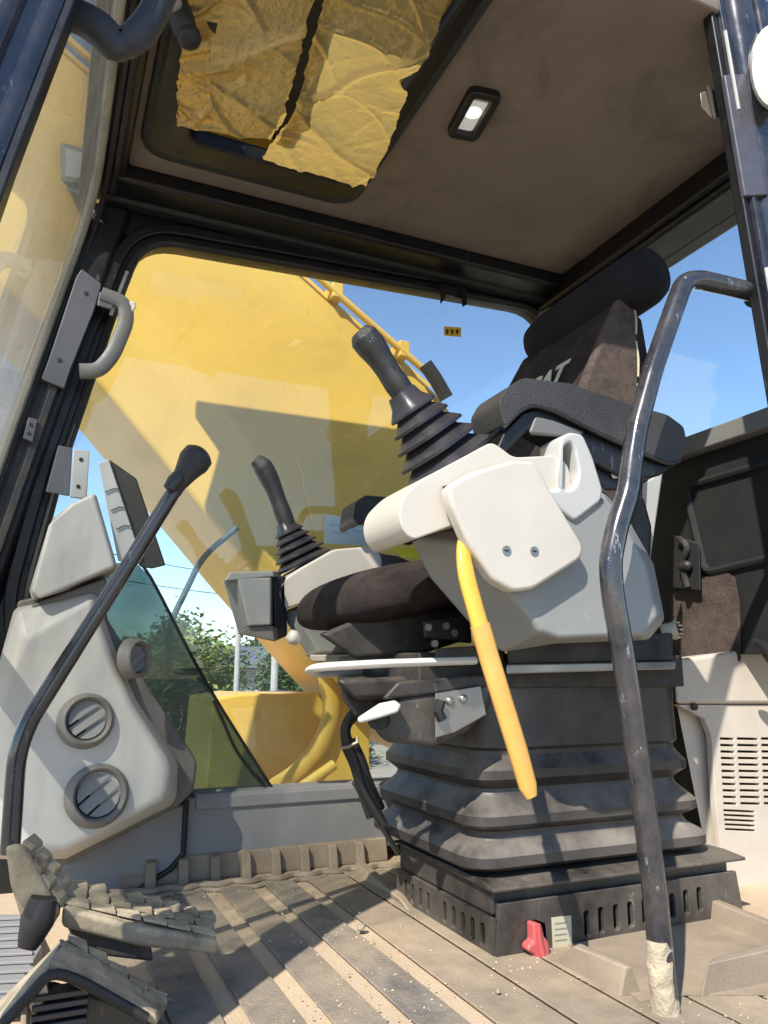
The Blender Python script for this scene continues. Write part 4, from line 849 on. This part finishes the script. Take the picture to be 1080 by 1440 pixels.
for k in range(3200):
    x, y = rg.uniform(.12, 1.3), rg.uniform(.80, 1.80)
    if noise.noise((x*5, y*5, 2)) < rg.uniform(-.5, .35) or (.70 < x and y > 1.15): continue
    z_ = .0075; r_ = rg.choice((.0008, .001, .0012, .0018, .0028))*rg.uniform(.7, 1.3)
    vs = [bm.verts.new((x+r_*a*rg.uniform(.6, 1.3), y+r_*b_*rg.uniform(.6, 1.3), z_+r_*c_*.7)) for a, b_, c_ in ((1, 0, 0), (0, 1, 0), (-1, 0, 0), (0, -1, 0), (0, 0, 1), (0, 0, -.8))]
    for a in range(4): bm.faces.new((vs[a], vs[(a+1) % 4], vs[4])); bm.faces.new((vs[(a+1) % 4], vs[a], vs[5]))
tag(link('grit', bm, 'mud', smooth=0), 'loose sandy grit scattered over the floor mat', 'grit', kind='stuff')
# ------------------------------------------------------------------ cream heater box behind the seat
hbx = thing('heater_box', 'cream plastic heater box with slatted grille behind the seat', 'heater box', at(1040, 1260, Y=1.33))
link('box_lid', hull(tr([(946, 928), (1000, 920), (1085, 908), (1110, 990), (950, 990)], Y=1.325)+tr([(950, 925), (1085, 912), (1110, 985), (950, 985)], Y=1.48)), 'creambox', hbx, .010, 3)
body_o = xz([(952, 991), (1110, 991), (1150, 1290), (1036, 1256), (1018, 1240), (1006, 1130), (1000, 1035), (990, 1010)], 1.335)
sl = []
for k in range(11):
    v = 1037+9.1*k
    for u0, u1 in ((1012+k*.5, 1032+k*.4), (1036+k*.5, 1066+k*.3), (1070+k*.4, 1108)):
        sl.append(xz([(u0, v), (u1, v+.6), (u1, v+4.0), (u0, v+3.4)], 1.335))
for k in range(5):
    v = 1138+6.6*k; sl.append(xz([(1017+k*.6, v), (1061+k*.3, v+2), (1061+k*.3, v+5), (1017+k*.6, v+3)], 1.335))
link('grille_panel', wallplate(body_o, sl, 1.335, .014, .0012), 'creambox', hbx)
link('inner_cavity', hull(tr([(1008, 1025), (1120, 1025), (1130, 1190), (1018, 1190)], Y=1.356)+tr([(1008, 1025), (1120, 1025), (1130, 1190), (1018, 1190)], Y=1.40)), 'rubber', hbx)
link('body_shell', hull(tr([(952, 992), (1110, 992), (1150, 1280), (1000, 1230)], Y=1.365)+tr([(952, 992), (1110, 992), (1150, 1280), (1000, 1230)], Y=1.47)), 'creambox', hbx)
link('box_bolt', disc(at(978, 994, Y=1.322), (0, 1, 0), .008, .006), 'dark', hbx)
lv = thing('recliner_knob', 'pale ribbed recliner knob behind the near console', 'knob', at(942, 888, Y=1.2))
link('knob_body', tube([at(930, 890, Y=1.22), at(952, 886, Y=1.20)], [.017, .018], 18), 'sticker', lv)
for k in range(12):
    a = 2*math.pi*k/12; c = at(952, 886, Y=1.20); link('knob_rib', ball(c+Vector((-.005, .017*math.cos(a), .017*math.sin(a))), .007, .0022, .0022, u=6, v=5), 'sticker', lv)
dl = thing('dark_lever', 'dark tapered lever tip entering at the right edge above heater box', 'lever', at(1070, 905, Y=1.25))
link('lever_tip', tube(smoothpath(tr([(1061, 900), (1072, 908), (1085, 922), (1110, 950)], Y=1.22), 3), [.007, .013, .017, .018], 12), 'rubber', dl)
gp_ = thing('seat_side_cover', 'grey upright trim panel between near console and rear trim', 'trim panel', at(915, 740, Y=1.3))
link('cover_panel', hull(tr([(902, 680), (932, 664), (918, 745), (914, 790), (900, 720)], Y=1.28)+tr([(902, 680), (932, 664), (918, 745), (914, 790)], Y=1.30)), 'lightgrey', gp_, .004)
link('cover_foot', hull(tr([(884, 690), (905, 700), (916, 740), (914, 790), (885, 770)], Y=1.24)+tr([(884, 690), (905, 700), (916, 740), (914, 790)], Y=1.27)), 'frame', gp_, .006)
# cream cap at top right, outside
cc = thing('cream_cap', 'rounded cream cap at the right edge beside the rear post', 'cap', at(1078, 150, Y=.84))
link('cap_shell', loft([[at(1090+f*36*math.cos(a)*1.0, 95+f*62*math.sin(a), Y=y) for a in [2*math.pi*j/24 for j in range(24)]] for y, f in ((.86, 1.), (.83, 1.0), (.815, .9), (.81, .6))]), 'capcream', cc, smooth=60)

# ================================================================== OUTSIDE: the machine's boom and bodywork
bo = thing('excavator_boom', 'huge yellow excavator boom rising diagonally outside the far window', 'excavator boom', (1.2, 2.55, .3))
top = [Vector((1.75, 0, .95)), Vector((1.249, 0, 1.468)), Vector((.678, 0, 1.855)), Vector((.10, 0, 2.30)), Vector((-1.0, 0, 3.0)), Vector((-2.4, 0, 3.65))]
bot = [Vector((-2.7, 0, 3.05)), Vector((-1.2, 0, 2.25)), Vector((-.35, 0, 1.72)), Vector((.076, 0, 1.339)), Vector((.592, 0, .772)), Vector((1.1, 0, .25)), Vector((1.5, 0, .1)), Vector((1.9, 0, .35))]
link('boom_body', prism([p+Vector((0, 2.34, 0)) for p in top+bot], (0, .62, 0)), 'boom', bo, .02, 3)
link('side_plate', prism([p+Vector((0, 2.325, 0)) for p in (Vector((1.35, 0, 1.05)), Vector((1.0, 0, 1.30)), Vector((.72, 0, 1.16)), Vector((.84, 0, .72)), Vector((1.2, 0, .40)), Vector((1.62, 0, .62)))], (0, .012, 0)), 'boom', bo, .004)
for k, (offz, yy, rr) in enumerate(((.035, 2.40, .015), (.055, 2.52, .019), (.02, 2.31, .013))):
    pp = [p+Vector((.0, yy, offz)) for p in top[1:]]
    link('hydraulic_pipe', tube(smoothpath(pp, 5), rr, 12), 'boom', bo)
for f in (.25, .7): link('pipe_clamp', hull([top[1].lerp(top[2], f)+Vector((dx, y, z)) for dx in (-.02, .02) for y in (2.30, 2.55) for z in (.0, .06)]), 'boom', bo, .004)
link('hose_sleeve', tube(tr([(628, 560), (612, 532), (598, 512)], Y=2.29), .026, 12), 'rubber', bo)
wl = thing('boom_work_lamp', 'grey boxy work lamp on the boom seen through the windshield', 'work lamp', at(112, 270, Y=2.3))
link('lamp_housing', hull(tr([(84, 200), (128, 212), (132, 262), (86, 258)], Y=2.22)+tr([(88, 200), (128, 212), (132, 262), (90, 258)], Y=2.33)), 'worklamp', wl, .012, 3)
link('lamp_bracket', hull(tr([(92, 254), (130, 250), (138, 262), (128, 280), (96, 270)], Y=2.23)+tr([(92, 254), (130, 250), (128, 280), (96, 270)], Y=2.32)), 'worklamp', wl, .006)
link('lamp_lens', hull(tr([(92, 208), (122, 216), (124, 252), (92, 248)], Y=2.218)+tr([(92, 208), (122, 216), (124, 252), (92, 248)], Y=2.222)), 'lightgrey', wl)
# lower yellow guard outside the window corner
sg = thing('steel_guard', 'yellow curved steel guard outside the lower far window', 'guard', (.75, 2.7, -.4))
arc = tr([(300, 982), (345, 975), (400, 976), (452, 974), (460, 1000), (450, 1040), (425, 1075), (386, 1108)], Y=2.6)
link('curved_plate', loft([[p+Vector((0, .0, 0)) for p in arc+[Vector((.77, 2.6, -.5)), Vector((.5, 2.6, -.5))]], [p+Vector((.0, .45, 0)) for p in arc+[Vector((.77, 2.6, -.5)), Vector((.5, 2.6, -.5))]]]), 'boom', sg, .01, 3)
link('rolled_flange', tube(smoothpath(tr([(458, 950), (466, 990), (458, 1030), (440, 1062), (412, 1090), (380, 1112), (350, 1150)], Y=2.5), 4), .03, 10, sq=(.5, 1.)), 'boom', sg)
link('flange_plate', prism(tr([(462, 945), (520, 945), (520, 1150), (372, 1150), (380, 1116), (416, 1090), (446, 1060), (464, 1025), (470, 985)], Y=2.53), (0, .03, 0)), 'boom', sg, .004)
link('step_bar', tube(tr([(470, 1075), (420, 1110), (380, 1150)], Y=2.47), .018, 10), 'boom', sg)
rd_ = thing('mirror_arm', 'thin bent blue grey mirror arm outside the window', 'mirror arm', at(240, 870, Y=2.1))
link('arm_tube', tube(fillet(tr([(334, 742), (284, 783), (262, 830), (238, 878), (236, 960)], Y=2.12), .05, 4, False), .0085, 10), 'rod', rd_)

# ================================================================== BACKGROUND
def leafcrown(c, rx, ry, rz, n, size, bm=None, seedv=0):
    rnd = random.Random(seedv); bm = bm or bmesh.new(); clumps = []
    for _ in range(16):
        d = Vector((rnd.gauss(0, 1), rnd.gauss(0, 1), rnd.gauss(0, 1))).normalized()*rnd.uniform(.35, .95); clumps.append(Vector((c[0]+d.x*rx, c[1]+d.y*ry, c[2]+d.z*rz)))
    for _ in range(n):
        k = rnd.choice(clumps); p = k+Vector((rnd.gauss(0, .2)*rx, rnd.gauss(0, .2)*ry, rnd.gauss(0, .18)*rz))
        a = Vector((rnd.uniform(-1, 1), rnd.uniform(-1, 1), rnd.uniform(-.6, .6))).normalized(); b_ = a.cross(Vector((rnd.uniform(-1, 1), rnd.uniform(-1, 1), 1))).normalized(); s_ = size*rnd.uniform(.6, 1.3)
        bm.faces.new([bm.verts.new(q) for q in (p-a*s_, p-b_*s_*.45, p+a*s_, p+b_*s_*.45)])
    return bm
def gpos(u, Y): p = at(u, 948, Y=Y); return Vector((p.x, p.y, GZ))
def tree(u, Y, h, r, m, label, seedv, n=1500):
    g = gpos(u, Y); t = thing('tree', label, 'tree', g, 'trees beyond the excavator')
    tb = tube([g, g+Vector((.05, 0, h*.35)), g+Vector((-.05, .1, h*.75))], [r*.09, r*.06, r*.02], 8)
    for a in range(4):
        tube([g+Vector((0, 0, h*(.3+.08*a))), g+Vector((math.cos(a*1.7)*r*.6, math.sin(a*1.7)*r*.6, h*(.55+.08*a)))], [r*.04, r*.012], 6, bm=tb)
    link('trunk', tb, 'bark', t); link('crown', leafcrown((g.x, g.y, g.z+h*.62), r, r, h*.40, n*3, r*.065, seedv=seedv), m, t, smooth=0)
tree(262, 17, 2.9, 1.2, 'leafy', 'yellow green tree at the left of the house roof', 3)
tree(250, 24, 3.1, 1.6, 'leaf', 'mid green tree behind the yellow green one', 4)
tree(372, 31, 3.0, 1.8, 'leaf', 'round green tree behind the right end of the house', 5)
tree(424, 18, 2.4, 1.2, 'leaf', 'green tree right of the second pole', 6)
tree(300, 36, 3.2, 2.2, 'leafd', 'dark green tree far behind the house', 8)
tree(450, 30, 2.9, 2.0, 'leafd', 'dark tree behind the blue tank', 9)
tree(205, 30, 3.0, 2.4, 'leafd', 'dark tree far left behind the added pane', 10)
bm = bmesh.new()
for k in range(30):
    p = gpos(150+12*k, 15+random.uniform(-1, 2)); leafcrown((p.x, p.y, GZ+.35), .7, .7, .4, 420, .07, bm, 40+k)
tag(link('hedge', bm, 'leaf', smooth=0), 'low leafy green undergrowth along the yard edge', 'undergrowth', kind='stuff')
bm = bmesh.new()
for k in range(46):
    p = gpos(-400+60*k, 70+random.uniform(-6, 10)); leafcrown((p.x, p.y, GZ+1.4), 3.2, 3.2, 1.7, 200, .5, bm, 90+k)
tag(link('far_wood', bm, 'leafd', smooth=0), 'far line of dark trees along the horizon', 'wood', kind='stuff')
# house
hg = gpos(335, 27); ho = thing('house', 'low pale house with grey pitched roof among trees beyond the window', 'house', hg)
link('wall', box(hg.x-2.4, hg.x+2.0, hg.y, hg.y+4, GZ, GZ+1.9), 'wall', ho)
link('roof', prism([(hg.x-2.9, hg.y-.5, GZ+1.92), (hg.x-2.9, hg.y+4.5, GZ+1.92), (hg.x-2.9, hg.y+4.4, GZ+2.1), (hg.x-2.9, hg.y+2, GZ+2.75), (hg.x-2.9, hg.y-.4, GZ+2.1)], (5.2, 0, 0)), 'roof', ho)
for k, x in enumerate((-1.7, -.5, .8)):
    w = link('window', box(hg.x+x-.02, hg.x+x+.62, hg.y-.03, hg.y+.02, GZ+.75, GZ+1.45), 'wall', ho)
    link('pane', box(hg.x+x+.05, hg.x+x+.55, hg.y-.045, hg.y-.031, GZ+.82, GZ+1.38), 'windowdark', w)
for u, Y, h, r, lab in ((333, 14, 2.05, .055, 'slim pale concrete pole left of the second pole'), (386, 13, 2.2, .07, 'thicker pale concrete pole under the grey storage box')):
    g = gpos(u, Y); t = thing('utility_pole', lab, 'pole', g, 'poles in the yard')
    link('shaft', tube([g, g+Vector((0, 0, h+1.4))], [r, r*.8], 12), 'concrete', t)
    link('cap', tube([g+Vector((0, 0, h+1.38)), g+Vector((0, 0, h+1.46))], [r*.95, r*.5], 12), 'concrete', t)
g = gpos(452, 11); tk = thing('water_tank', 'blue grey tank standing in the yard beyond the window', 'tank', g)
link('tank_body', tube([g+Vector((0, 0, .02)), g+Vector((0, 0, 1.15)), g+Vector((0, 0, 1.3)), g+Vector((0, 0, 1.36))], [.55, .55, .45, .2], 24), 'bluetank', tk)
link('tank_lid', tube([g+Vector((0, 0, 1.35)), g+Vector((0, 0, 1.42))], .18, 16), 'bluetank', tk)
for k, (z0, z1) in enumerate(((5.2, 4.6), (4.5, 4.1))):
    pw = []
    for i in range(13):
        t = i/12; a = gpos(60, 22).lerp(gpos(520, 24), t); pw.append(Vector((a.x, a.y, GZ+z0+(z1-z0)*t-1.0*t*(1-t))))
    tag(link('power_line', tube(pw, .012, 6), 'rubber'), ('upper' if k == 0 else 'lower')+' thin power line crossing the sky beyond the window', 'power line', 'power lines')
